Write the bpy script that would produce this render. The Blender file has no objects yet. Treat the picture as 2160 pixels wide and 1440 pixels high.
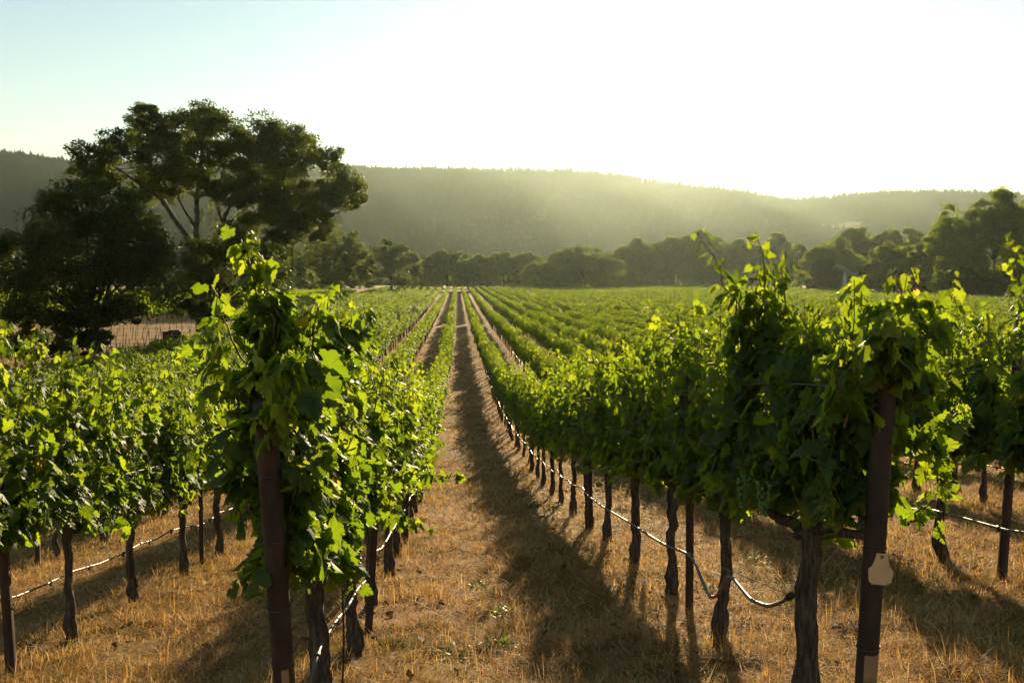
import bpy, math, random
import numpy as np
from mathutils import Vector

R = np.random.default_rng(7)
random.seed(7)
scene = bpy.context.scene
COL = scene.collection
EYE = np.array([0.0, 0.0, 1.55])
FPX = 2100.0
YAW = math.radians(3.13)
PITCH = math.radians(3.54)

# ------------------------------------------------------------------ helpers
def ray(px, py):
    """direction of a picture point of the 2160x1440 photograph, scaled to y = 1"""
    v = np.array([(px - 1080) / FPX, 1.0, -(py - 720) / FPX])
    c, s = math.cos(PITCH), math.sin(PITCH)
    v = np.array([v[0], v[1] * c + v[2] * s, -v[1] * s + v[2] * c])
    c, s = math.cos(YAW), math.sin(YAW)
    v = np.array([v[0] * c + v[1] * s, -v[0] * s + v[1] * c, v[2]])
    return v / v[1]

def at(px, py, y):
    return EYE + ray(px, py) * y

def at_x(px, py, x):
    r = ray(px, py)
    return EYE + r * (x / r[0])

_D = np.array([-40, 0, 4, 6.3, 9.7, 14.2, 18.2, 22.9, 30, 38, 50, 60, 130, 250, 363, 460, 900, 4000.])
_Z = np.array([-3.5, 1.55, 2.08, 2.40, 2.87, 3.50, 4.02, 4.47, 5.02, 5.42, 5.68, 5.72, 5.72, 5.1, 4.35, 3.9, 3.0, 3.0])

ROW0_ = -0.71
def ground(x, y):
    x = np.asarray(x, float); y = np.asarray(y, float)
    z = 1.55 - np.interp(y, _D, _Z)
    z = (z + 1.55 - np.interp(y - 2, _D, _Z) + 1.55 - np.interp(y + 2, _D, _Z)) / 3
    c = np.interp(y, [0, 15, 45, 90], [0.07, 0.07, 0.018, 0.0])
    z = z + c * 11 * np.tanh((x - 0.6) / 11) + np.where(y < 45, 0.0, 0.0)
    z = z + np.interp(y, [12, 45, 70, 140, 240], [0, .032, .055, .055, 0.0]) * np.clip(x + 2, -28, 0)
    k = np.clip((30 - y) / 12, 0, 1)
    b = np.zeros_like(z)
    for fx, fy, ph, am in ((5.1, 2.2, .3, .010), (-3.3, 6.4, 1.7, .010), (9.2, -4.1, 2.2, .007), (4.4, 11.3, .9, .007), (-13.1, 6.6, 4.1, .005), (11.7, 14.9, 5.2, .004)):
        b = b + am * np.sin(fx * x + fy * y + ph + 1.3 * np.sin(.7 * fy * x - .6 * fx * y))
    tr = ((x - ROW0_) % 2.4) - 1.2                                     # shallow wheel ruts either side of each alley's middle
    z = z + k * b - np.clip((120 - y) / 40, 0, 1) * .035 * (np.exp(-((tr - .48) / .16) ** 2) + np.exp(-((tr + .48) / .16) ** 2))
    z = z + 0.018 * np.sin(x * 2.3 + 1.1 * np.sin(y * .9)) * np.cos(y * 1.7 + .6 * x) * np.clip((80 - y) / 40, 0, 1)
    return z

def gz(x, y):
    return float(ground(x, y))

class MB:
    """collects pieces and links them as one mesh object"""
    def __init__(self):
        self.v, self.f, self.m, self.t, self.n = [], [], [], [], 0
    def add(self, V, F, mat=0, tone=0.5):
        V = np.asarray(V, np.float32).reshape(-1, 3)
        F = np.asarray(F, np.int64)
        if F.ndim == 1:
            F = F.reshape(1, -1)
        self.f.append(F + self.n)
        self.m.append(np.full(len(F), mat, np.int32))
        tn = np.asarray(tone, np.float32)
        self.t.append(np.broadcast_to(tn, (len(V),)).copy() if tn.ndim == 0 else tn)
        self.v.append(V)
        self.n += len(V)
        return self
    def tube(self, path, rad, seg=8, mat=0, tone=0.5, rough=0.0, caps=True, rng=R, flat=None):
        P = np.asarray(path, float); n = len(P)
        rad = np.broadcast_to(np.asarray(rad, float), (n,))
        T = np.gradient(P, axis=0)
        T /= np.linalg.norm(T, axis=1)[:, None] + 1e-9
        ref = np.array([0, 0, 1.0]) if abs(T[:, 2]).mean() < .8 else np.array([1.0, 0, 0])
        A = np.cross(T, ref); A /= np.linalg.norm(A, axis=1)[:, None] + 1e-9
        B = np.cross(T, A)
        a = np.arange(seg) * 2 * math.pi / seg + (math.pi / seg if flat else 0)
        rr = rad[:, None] * (1 + rough * rng.standard_normal((n, seg)))
        V = P[:, None] + rr[..., None] * (np.cos(a)[None, :, None] * A[:, None] + np.sin(a)[None, :, None] * B[:, None])
        i = np.arange(n - 1)[:, None] * seg; j = np.arange(seg)[None]
        F = np.stack([i + j, i + (j + 1) % seg, i + seg + (j + 1) % seg, i + seg + j], -1).reshape(-1, 4)
        base = self.n
        self.add(V.reshape(-1, 3), F, mat, tone)
        if caps:
            self.f.append(np.array([[base + k for k in range(seg)][::-1]])); self.m.append(np.array([mat], np.int32))
            self.f.append(np.array([[base + (n - 1) * seg + k for k in range(seg)]])); self.m.append(np.array([mat], np.int32))
        return self
    def box(self, c, s, mat=0, tone=0.5, rot=None):
        q = np.array([[-1,-1,-1],[1,-1,-1],[1,1,-1],[-1,1,-1],[-1,-1,1],[1,-1,1],[1,1,1],[-1,1,1]]) * np.asarray(s) / 2.
        if rot is not None:
            q = q @ np.asarray(rot).T
        return self.add(q + np.asarray(c), [[3,2,1,0],[4,5,6,7],[0,1,5,4],[1,2,6,5],[2,3,7,6],[3,0,4,7]], mat, tone)
    def mesh(self, name, mats, smooth=True):
        me = bpy.data.meshes.new(name)
        V = np.concatenate(self.v)
        tot = np.concatenate([np.full(len(f), f.shape[1], np.int32) for f in self.f])
        idx = np.concatenate([f.ravel() for f in self.f]).astype(np.int32)
        me.vertices.add(len(V)); me.vertices.foreach_set('co', V.astype(np.float32).ravel())
        me.loops.add(len(idx)); me.loops.foreach_set('vertex_index', idx)
        me.polygons.add(len(tot))
        me.polygons.foreach_set('loop_start', np.concatenate([[0], np.cumsum(tot)[:-1]]).astype(np.int32))
        me.polygons.foreach_set('material_index', np.concatenate(self.m))
        at_ = me.attributes.new('tone', 'FLOAT', 'POINT')
        at_.data.foreach_set('value', np.concatenate(self.t).astype(np.float32))
        me.update(calc_edges=True)
        me.polygons.foreach_set('use_smooth', np.full(len(tot), smooth))
        for m in (mats if isinstance(mats, (list, tuple)) else [mats]):
            me.materials.append(m)
        return me
    def build(self, name, mats, parent=None, smooth=True, loc=None):
        return link(name, self.mesh(name, mats, smooth), parent, loc)

def link(name, me, parent=None, loc=None):
    o = bpy.data.objects.new(name, me)
    COL.objects.link(o)
    if parent is not None:
        o.parent = parent
    if loc is not None:
        o.location = loc
    return o

def tag(o, label=None, cat=None, group=None, kind=None):
    if label: o['label'] = label
    if cat: o['category'] = cat
    if group: o['group'] = group
    if kind: o['kind'] = kind
    return o

def empty(name, loc, rz=0.0):
    o = bpy.data.objects.new(name, None)
    o.empty_display_size = .2
    COL.objects.link(o)
    o.location = loc
    o.rotation_euler = (0, 0, rz)
    return o

# ------------------------------------------------------------------ materials
def new_mat(name):
    m = bpy.data.materials.new(name); m.use_nodes = True
    nt = m.node_tree; nt.nodes.clear()
    out = nt.nodes.new('ShaderNodeOutputMaterial')
    return m, nt, out

def N(nt, typ, **kw):
    n = nt.nodes.new(typ)
    for k, v in kw.items():
        if k.startswith('i_'):
            n.inputs[k[2:].replace('_', ' ')].default_value = v
        else:
            setattr(n, k, v)
    return n

def ramp(nt, fac, stops):
    r = nt.nodes.new('ShaderNodeValToRGB')
    el = r.color_ramp.elements
    el[0].position, el[0].color = stops[0][0], (*stops[0][1], 1)
    el[1].position, el[1].color = stops[-1][0], (*stops[-1][1], 1)
    for p, c in stops[1:-1]:
        e = el.new(p); e.color = (*c, 1)
    nt.links.new(fac, r.inputs[0])
    return r.outputs[0]

def leaf_mat(name, stops, tstops, trans=.45, rough=.42, spec=.35, noise=None):
    m, nt, out = new_mat(name)
    a = N(nt, 'ShaderNodeAttribute', attribute_name='tone')
    fac = a.outputs['Fac']
    p = N(nt, 'ShaderNodeBsdfPrincipled')
    p.inputs['Roughness'].default_value = rough
    p.inputs['Specular IOR Level'].default_value = spec
    nt.links.new(ramp(nt, fac, stops), p.inputs['Base Color'])
    t = N(nt, 'ShaderNodeBsdfTranslucent')
    nt.links.new(ramp(nt, fac, tstops), t.inputs['Color'])
    mx = N(nt, 'ShaderNodeMixShader'); mx.inputs[0].default_value = trans
    nt.links.new(p.outputs[0], mx.inputs[1]); nt.links.new(t.outputs[0], mx.inputs[2])
    nt.links.new(mx.outputs[0], out.inputs[0])
    return m

def solid_mat(name, stops, scale=(8, 8, 8), rough=.8, bump=.3, spec=.3, detail=6, metal=0., dist=.01):
    m, nt, out = new_mat(name)
    tc = N(nt, 'ShaderNodeTexCoord')
    mp = N(nt, 'ShaderNodeMapping'); mp.inputs['Scale'].default_value = scale
    nt.links.new(tc.outputs['Object'], mp.inputs[0])
    no = N(nt, 'ShaderNodeTexNoise'); no.inputs['Detail'].default_value = detail; no.inputs['Scale'].default_value = 1
    no.inputs['Roughness'].default_value = .65
    nt.links.new(mp.outputs[0], no.inputs['Vector'])
    p = N(nt, 'ShaderNodeBsdfPrincipled')
    p.inputs['Roughness'].default_value = rough
    p.inputs['Specular IOR Level'].default_value = spec
    p.inputs['Metallic'].default_value = metal
    nt.links.new(ramp(nt, no.outputs[0], stops), p.inputs['Base Color'])
    if bump:
        b = N(nt, 'ShaderNodeBump'); b.inputs['Strength'].default_value = bump; b.inputs['Distance'].default_value = dist
        nt.links.new(no.outputs[0], b.inputs['Height']); nt.links.new(b.outputs[0], p.inputs['Normal'])
    nt.links.new(p.outputs[0], out.inputs[0])
    return m

M = {}
M['vine_leaf'] = leaf_mat('vine_leaf',
    [(0, (.026, .058, .018)), (.5, (.044, .092, .022)), (.9, (.066, .12, .024)), (1, (.16, .13, .02))],
    [(0, (.14, .25, .009)), (.5, (.27, .385, .011)), (.9, (.47, .55, .018)), (1, (.75, .52, .03))], trans=.54, rough=.56, spec=.19)
M['far_vine_leaf'] = leaf_mat('far_vine_leaf',
    [(0, (.016, .040, .012)), (.5, (.030, .068, .014)), (.9, (.050, .095, .016)), (1, (.16, .13, .02))],
    [(0, (.12, .23, .009)), (.5, (.25, .36, .011)), (.9, (.50, .57, .02)), (1, (.75, .52, .03))], trans=.52, rough=.6, spec=.12)
M['oak_leaf'] = leaf_mat('oak_leaf',
    [(0, (.008, .015, .005)), (.5, (.026, .042, .010)), (1, (.085, .10, .022))],
    [(0, (.07, .10, .008)), (.5, (.14, .185, .012)), (1, (.29, .33, .02))], trans=.40, rough=.55, spec=.2)
M['wood_leaf'] = leaf_mat('wood_leaf',
    [(0, (.010, .022, .007)), (.5, (.034, .060, .013)), (1, (.095, .13, .028))],
    [(0, (.10, .17, .010)), (.5, (.24, .32, .014)), (1, (.46, .50, .024))], trans=.46, rough=.6, spec=.15)
M['brown_leaf'] = leaf_mat('brown_leaf',
    [(0, (.035, .026, .012)), (.5, (.065, .042, .018)), (1, (.09, .07, .03))],
    [(0, (.08, .06, .02)), (.5, (.15, .10, .03)), (1, (.22, .16, .04))], trans=.3, rough=.7, spec=.1)
M['conifer'] = leaf_mat('conifer',
    [(0, (.0125, .026, .0125)), (.5, (.014, .029, .014)), (1, (.017, .033, .0155))],
    [(0, (.02, .035, .01)), (1, (.03, .045, .012))], trans=.08, rough=.8, spec=.05)
M['straw'] = leaf_mat('straw',
    [(0, (.045, .065, .016)), (.22, (.12, .105, .03)), (.45, (.27, .138, .044)), (.8, (.62, .385, .155)), (1, (.84, .65, .34))],
    [(0, (.08, .13, .02)), (.22, (.19, .17, .03)), (.45, (.46, .23, .05)), (.8, (.72, .44, .14)), (1, (.82, .60, .24))], trans=.45, rough=.65, spec=.10)
M['weed'] = leaf_mat('weed',
    [(0, (.03, .07, .015)), (1, (.07, .12, .025))],
    [(0, (.08, .17, .015)), (1, (.2, .3, .03))], trans=.4, rough=.5, spec=.3)
M['bark'] = solid_mat('bark', [(.3, (.026, .020, .014)), (.5, (.085, .064, .045)), (.7, (.19, .15, .108))], (46, 46, 7), .95, 1.0, .1, dist=.02)
M['tree_bark'] = solid_mat('tree_bark', [(.3, (.03, .025, .02)), (.55, (.07, .055, .045)), (.75, (.12, .10, .08))], (3, 3, 1), .95, .6, .1, dist=.1)
M['cane'] = solid_mat('cane', [(.3, (.10, .07, .03)), (.7, (.22, .13, .05))], (30, 30, 30), .55, .1, .4)
M['stake'] = solid_mat('stake', [(.3, (.025, .016, .012)), (.5, (.060, .035, .024)), (.7, (.11, .065, .042))], (40, 40, 4), .75, .5, .3)
M['steel'] = solid_mat('steel', [(.3, (.05, .05, .05)), (.7, (.12, .11, .10))], (20, 20, 20), .45, .1, .5, metal=.7)
M['wire'] = solid_mat('wire', [(.3, (.16, .15, .135)), (.7, (.26, .245, .22))], (5, 5, 5), .5, 0, .4, metal=.6)
M['hose'] = solid_mat('hose', [(.3, (.07, .06, .05)), (.7, (.19, .16, .125))], (12, 12, 12), .48, .1, .35)
M['emitter'] = solid_mat('emitter', [(.3, (.01, .01, .01)), (.7, (.025, .022, .02))], (20, 20, 20), .5, .1, .4)
M['tag'] = solid_mat('tag', [(.25, (.50, .33, .17)), (.6, (.60, .42, .23)), (.8, (.44, .28, .13))], (14, 14, 14), .6, .1, .35)
M['grape'] = solid_mat('grape', [(.3, (.07, .14, .03)), (.7, (.14, .22, .05))], (60, 60, 60), .5, 0, .25)
M['panel'] = solid_mat('panel', [(.3, (.10, .11, .13)), (.7, (.18, .19, .21))], (1, 1, 1), .3, 0, .5)
M['grey_metal'] = solid_mat('grey_metal', [(.3, (.42, .44, .45)), (.7, (.55, .57, .58))], (2, 2, 2), .5, .1, .4)
M['black'] = solid_mat('black', [(.3, (.012, .013, .012)), (.7, (.03, .03, .028))], (6, 6, 6), .7, .2, .3)
M['light_wood'] = solid_mat('light_wood', [(.3, (.16, .09, .04)), (.7, (.28, .17, .08))], (3, 3, 3), .7, .2, .3)

def post_mat():
    """rust red steel with bare tan wear patches low on the post"""
    m, nt, out = new_mat('rusty_post')
    tc = N(nt, 'ShaderNodeTexCoord')
    mp = N(nt, 'ShaderNodeMapping'); mp.inputs['Scale'].default_value = (22, 22, 5)
    nt.links.new(tc.outputs['Object'], mp.inputs[0])
    no = N(nt, 'ShaderNodeTexNoise'); no.inputs['Scale'].default_value = 1; no.inputs['Detail'].default_value = 7
    nt.links.new(mp.outputs[0], no.inputs[0])
    c1 = ramp(nt, no.outputs[0], [(.3, (.014, .008, .006)), (.5, (.030, .015, .010)), (.66, (.052, .024, .015)), (.8, (.12, .062, .034))])
    at_ = N(nt, 'ShaderNodeAttribute', attribute_name='tone')
    n2 = N(nt, 'ShaderNodeTexNoise'); n2.inputs['Scale'].default_value = 4.0; n2.inputs['Detail'].default_value = 2
    nt.links.new(tc.outputs['Object'], n2.inputs[0])
    ad = N(nt, 'ShaderNodeMath', operation='ADD'); nt.links.new(at_.outputs['Fac'], ad.inputs[0]); 
    ms = N(nt, 'ShaderNodeMath', operation='MULTIPLY'); ms.inputs[1].default_value = .5
    nt.links.new(n2.outputs[0], ms.inputs[0]); nt.links.new(ms.outputs[0], ad.inputs[1])
    rp = N(nt, 'ShaderNodeMapRange'); rp.inputs['From Min'].default_value = .84; rp.inputs['From Max'].default_value = .9
    nt.links.new(ad.outputs[0], rp.inputs[0])
    mix = N(nt, 'ShaderNodeMix', data_type='RGBA')
    nt.links.new(rp.outputs[0], mix.inputs['Factor']); nt.links.new(c1, mix.inputs['A'])
    c2 = ramp(nt, no.outputs[0], [(.3, (.24, .135, .065)), (.7, (.36, .22, .115))])
    nt.links.new(c2, mix.inputs['B'])
    p = N(nt, 'ShaderNodeBsdfPrincipled'); p.inputs['Roughness'].default_value = .7
    nt.links.new(mix.outputs['Result'], p.inputs['Base Color'])
    b = N(nt, 'ShaderNodeBump'); b.inputs['Strength'].default_value = .35; b.inputs['Distance'].default_value = .006
    nt.links.new(no.outputs[0], b.inputs['Height']); nt.links.new(b.outputs[0], p.inputs['Normal'])
    nt.links.new(p.outputs[0], out.inputs[0])
    return m
M['rusty_post'] = post_mat()

def ground_mat():
    m, nt, out = new_mat('dry_ground')
    tc = N(nt, 'ShaderNodeTexCoord')
    def noise(sc, det, ro=.6, scale=(1, 1, 1)):
        mp = N(nt, 'ShaderNodeMapping'); mp.inputs['Scale'].default_value = scale
        nt.links.new(tc.outputs['Object'], mp.inputs[0])
        n = N(nt, 'ShaderNodeTexNoise'); n.inputs['Scale'].default_value = sc; n.inputs['Detail'].default_value = det
        n.inputs['Roughness'].default_value = ro
        nt.links.new(mp.outputs[0], n.inputs['Vector'])
        return n.outputs[0]
    a = noise(1.3, 6); b = noise(28, 8, .75, (1, .45, 1)); c = noise(.22, 3)
    c1 = ramp(nt, b, [(.28, (.10, .05, .02)), (.5, (.33, .195, .078)), (.72, (.58, .37, .155))])
    c2 = ramp(nt, a, [(.35, (.16, .12, .036)), (.5, (.36, .20, .07)), (.68, (.42, .24, .09))])
    mix = N(nt, 'ShaderNodeMix', data_type='RGBA'); mix.inputs['Factor'].default_value = .42
    nt.links.new(c1, mix.inputs['A']); nt.links.new(c2, mix.inputs['B'])
    c3 = ramp(nt, c, [(.35, (.72, .78, .60)), (.65, (1.12, 1.0, .95))])
    mu = N(nt, 'ShaderNodeMix', data_type='RGBA', blend_type='MULTIPLY'); mu.inputs['Factor'].default_value = 1
    nt.links.new(mix.outputs['Result'], mu.inputs['A']); nt.links.new(c3, mu.inputs['B'])
    p = N(nt, 'ShaderNodeBsdfPrincipled'); p.inputs['Roughness'].default_value = .95; p.inputs['Specular IOR Level'].default_value = .1
    nt.links.new(mu.outputs['Result'], p.inputs['Base Color'])
    bp = N(nt, 'ShaderNodeBump'); bp.inputs['Strength'].default_value = .9; bp.inputs['Distance'].default_value = .05
    nt.links.new(b, bp.inputs['Height']); nt.links.new(bp.outputs[0], p.inputs['Normal'])
    nt.links.new(p.outputs[0], out.inputs[0])
    return m
M['ground'] = ground_mat()

def hill_mat():
    m, nt, out = new_mat('hill_floor')
    a = N(nt, 'ShaderNodeAttribute', attribute_name='tone')
    p = N(nt, 'ShaderNodeBsdfPrincipled'); p.inputs['Roughness'].default_value = 1; p.inputs['Specular IOR Level'].default_value = 0
    nt.links.new(ramp(nt, a.outputs['Fac'], [(0, (.013, .027, .013)), (.6, (.015, .030, .0145)), (1, (.36, .25, .12))]), p.inputs['Base Color'])
    nt.links.new(p.outputs[0], out.inputs[0])
    return m
M['hill'] = hill_mat()

# ------------------------------------------------------------------ camera, light, sky
cam = bpy.data.cameras.new('camera')
cam.lens = 35.0; cam.sensor_width = 36.0; cam.clip_start = .05; cam.clip_end = 12000
co = bpy.data.objects.new('camera', cam); COL.objects.link(co)
co.location = EYE
co.rotation_euler = (math.pi / 2 - PITCH, 0, -YAW)
scene.camera = co
scene.render.resolution_x, scene.render.resolution_y = 1024, 682

SUN_AZ, SUN_EL = math.radians(12.0), math.radians(13.2)
sdir = Vector((math.sin(SUN_AZ) * math.cos(SUN_EL), math.cos(SUN_AZ) * math.cos(SUN_EL), math.sin(SUN_EL)))
sl = bpy.data.lights.new('sun', 'SUN'); sl.energy = 5.0; sl.angle = math.radians(.5); sl.color = (1.0, .79, .48)
so = bpy.data.objects.new('sun', sl); COL.objects.link(so)
so.rotation_euler = sdir.to_track_quat('Z', 'Y').to_euler(); so.location = (60, 300, 120)

world = bpy.data.worlds.new('World'); scene.world = world; world.use_nodes = True
wn = world.node_tree; wn.nodes.clear()
wo = wn.nodes.new('ShaderNodeOutputWorld'); bg = wn.nodes.new('ShaderNodeBackground')
sky = wn.nodes.new('ShaderNodeTexSky'); sky.sky_type = 'NISHITA'; sky.sun_disc = False
sky.sun_elevation = SUN_EL; sky.sun_rotation = SUN_AZ
sky.air_density = 1.32; sky.dust_density = .025; sky.ozone_density = .6; sky.altitude = 50
bg.inputs[1].default_value = .061
wn.links.new(sky.outputs[0], bg.inputs[0]); wn.links.new(bg.outputs[0], wo.inputs[0])

vs = scene.view_settings
vs.view_transform = 'Standard'; vs.look = 'None'; vs.exposure = 1.2; vs.gamma = 1; vs.use_curve_mapping = False
cy = scene.cycles
cy.use_denoising = True; cy.denoising_input_passes = 'RGB_ALBEDO'
cy.max_bounces = 8; cy.diffuse_bounces = 4; cy.glossy_bounces = 2; cy.transmission_bounces = 5; cy.volume_bounces = 0
cy.transparent_max_bounces = 8
cy.sample_clamp_indirect = 6

# ------------------------------------------------------------------ setting: ground, hills
def grid(xs, ys, zf):
    X, Y = np.meshgrid(xs, ys)
    Z = zf(X, Y)
    V = np.stack([X, Y, Z], -1).reshape(-1, 3)
    nx = len(xs)
    i = (np.arange(len(ys) - 1)[:, None] * nx + np.arange(nx - 1)[None]).ravel()
    return V, np.stack([i, i + 1, i + 1 + nx, i + nx], -1)

xs = np.unique(np.concatenate([-np.geomspace(11, 3500, 40), np.arange(-11, 13, .11), np.geomspace(13, 3500, 40)]))
ys = np.unique(np.concatenate([np.linspace(-60, -2, 12), np.arange(-2, 3, .25), np.arange(3, 26, .11), np.arange(26, 70, 1.0), np.arange(70, 470, 8), np.geomspace(470, 5000, 14)]))
V, F = grid(xs, ys, ground)
tag(MB().add(V, F).build('ground', M['ground']), kind='structure')

# crest line of the wooded ridge, read as picture heights and built 2.2 km away
CR_PX = np.array([-900, -500, 0, 60, 140, 400, 740, 850, 950, 1050, 1200, 1300, 1400, 1500, 1600, 1680, 1760, 1850, 1950, 2040, 2160, 2600, 3200])
CR_PY = np.array([330, 300, 322, 330, 342, 350, 355, 360, 362, 362, 365, 372, 390, 402, 415, 428, 420, 410, 407, 410, 415, 440, 470])
RIDGE = 2200.0
cr_r = np.array([ray(a, b - 11) for a, b in zip(CR_PX, CR_PY)])
def hill(x, y):
    x = np.asarray(x, float); y = np.asarray(y, float)
    a = x / np.maximum(y, 1)
    crest = np.interp(a, cr_r[:, 0], cr_r[:, 2]) * RIDGE - 16 + 1.55
    spur = .10 * np.sin(a * 21 + 1.5) + .07 * np.sin(a * 47 + y * .004) + .03 * np.sin(a * 90 + 2)
    t = np.clip((y - 620) / (RIDGE - 620), 0, 1)
    prof = t ** 1.25 * (1 + (1 - t) * spur * 2.2)
    h = -4 + (crest + 4) * np.clip(prof, 0, 1.0)
    return np.where(y > RIDGE, h - (y - RIDGE) * .35, h)
def at_hill(px, py):
    r = ray(px, py)
    for y in np.arange(650, 2200, 4.0):
        if EYE[2] + r[2] * y <= hill(r[0] * y, y):
            return EYE + r * y
    return EYE + r * 2150
clear = at_hill(1766, 481)
us = np.linspace(-1.15, 1.15, 170); ys = np.concatenate([np.linspace(600, 2200, 75), [2300, 2500]])
U, Y = np.meshgrid(us, ys); X = U * Y
V = np.stack([X, Y, hill(X, Y)], -1).reshape(-1, 3); nx = len(us)
i = (np.arange(len(ys) - 1)[:, None] * nx + np.arange(nx - 1)[None]).ravel()
ctone = .3 + .1 * R.standard_normal(len(V))
tag(MB().add(V, np.stack([i, i + 1, i + 1 + nx, i + nx], -1), 0, np.clip(ctone, 0, .6)).build('hills', M['hill']), kind='structure')

# dry clearing high on the wooded slope
cs = MB()
for (dx, dy, w, l, tl) in ((0, 0, 34, 60, 1), (-34, -62, 16, 34, 1)):
    n = 22; a = np.arange(n) * 2 * math.pi / n
    rr = 1 + .25 * np.sin(3 * a + dx) + .15 * R.standard_normal(n)
    px_ = clear[0] + dx + w * rr * np.cos(a); py_ = clear[1] + dy + l * rr * np.sin(a)
    ring = np.stack([px_, py_, hill(px_, py_) + 1.5], 1)
    c0 = np.array([[clear[0] + dx, clear[1] + dy, float(hill(clear[0] + dx, clear[1] + dy)) + 1.5]])
    k = np.arange(n)
    cs.add(np.concatenate([c0, ring]), np.stack([np.zeros(n, int), 1 + k, 1 + (k + 1) % n], 1), 0, 1.0)
tag(cs.build('clearing_ground', M['hill']), kind='structure')

# forest on the hills: conifers and rounded broadleaf crowns, far too many to count
def forest():
    mb = MB()
    n = 40000
    y = 640 + (2215 - 640) * R.random(n) ** .85
    y = np.concatenate([y, R.uniform(2130, 2210, 3000)])
    n = len(y)
    a = R.uniform(-.56, .68, n)
    x = a * y
    clump = np.sin(a * 60 + y * .01) + np.sin(a * 23 - y * .017) + .8 * R.standard_normal(n)
    keep = (np.hypot((x - clear[0]) / 44, (y - clear[1] + 70) / 190) > 1)
    x, y, clump = x[keep], y[keep], clump[keep]; n = len(x)
    z = hill(x, y)
    con = (clump + (y - 1500) / 500) > 0.0
    # conifers
    xx, yy, zz = x[~con], y[~con], z[~con]
    hh = R.uniform(8, 16, len(xx)); ww = hh * R.uniform(.42, .62, len(xx))
    per = np.where(yy < 1000, 46, np.where(yy < 1500, 24, 14))
    idx = np.repeat(np.arange(len(xx)), per); m = len(idx)
    d = unit(R.standard_normal((m, 3))) * (.45 + .55 * R.random((m, 1)))
    d[:, 2] = np.abs(d[:, 2]) * .9 + .1 * R.standard_normal(m)
    P = np.stack([xx[idx] + d[:, 0] * ww[idx], yy[idx] + d[:, 1] * ww[idx], zz[idx] + hh[idx] * (.25 + .72 * d[:, 2])], 1)
    tn = np.clip(.5 + .12 * R.standard_normal(len(xx)), 0, 1)
    quad_cards(mb, P, d + .5 * R.standard_normal((m, 3)), R.standard_normal((m, 3)), np.where(yy[idx] < 1000, 3.2, np.where(yy[idx] < 1500, 4.2, 6.0)) * R.uniform(.7, 1.3, m), tn[idx], 0, .8, R)
    for sel, kind in ((con, 0),):
        xx, yy, zz = x[sel], y[sel], z[sel]; m = len(xx)
        tone = np.clip(.45 + .13 * R.standard_normal(m), 0, 1)
        h = R.uniform(8, 17, m) * np.where(R.random(m) < .12, 1.3, 1); w = h * R.uniform(.17, .26, m)
        lv = np.array([.06, .32, .30, .62, .58, 1.0]); lw = np.array([1.0, .55, .8, .32, .5, .02])
        seg = 6
        L = len(lv)
        ang = np.arange(seg) * 2 * math.pi / seg
        A = ang[None, None] + R.uniform(0, 6, (m, 1, 1)) + R.normal(0, .25, (m, L, seg))
        rad = w[:, None, None] * lw[None, :, None] * (1 + .28 * R.standard_normal((m, L, seg)))
        VX = xx[:, None, None] + rad * np.cos(A); VY = yy[:, None, None] + rad * np.sin(A)
        VZ = zz[:, None, None] + h[:, None, None] * (lv[None, :, None] + .05 * R.standard_normal((m, L, seg)))
        V = np.stack([VX, VY, VZ], -1).reshape(-1, 3)
        k = np.arange(m)[:, None, None] * L * seg; l = np.arange(L - 1)[None, :, None] * seg; s = np.arange(seg)[None, None]
        F = np.stack([k + l + s, k + l + (s + 1) % seg, k + l + seg + (s + 1) % seg, k + l + seg + s], -1).reshape(-1, 4)
        mb.add(V, F, 0, np.repeat(tone, L * seg))
    return mb.build('hillside_forest', M['conifer'], smooth=True)

# ------------------------------------------------------------------ leaves
def unit(a):
    return a / (np.linalg.norm(a, axis=-1, keepdims=True) + 1e-9)

_h = [(0.00, -.03), (.10, -.16), (.20, -.30), (.30, -.27), (.36, -.33), (.43, -.20), (.42, -.08), (.52, -.02), (.60, .12), (.56, .24), (.58, .36),
      (.46, .34), (.36, .36), (.40, .50), (.32, .62), (.24, .66), (.17, .82), (.08, .84), (0, .98)]
LEAF_HI = np.array(_h + [(-a, b) for a, b in _h[-2:0:-1]])
_l = [(0, -.04), (.22, -.30), (.42, -.16), (.58, .12), (.50, .34), (.36, .36), (.34, .60), (0, .96)]
LEAF_MID = np.array(_l + [(-a, b) for a, b in _l[-2:0:-1]])

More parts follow.
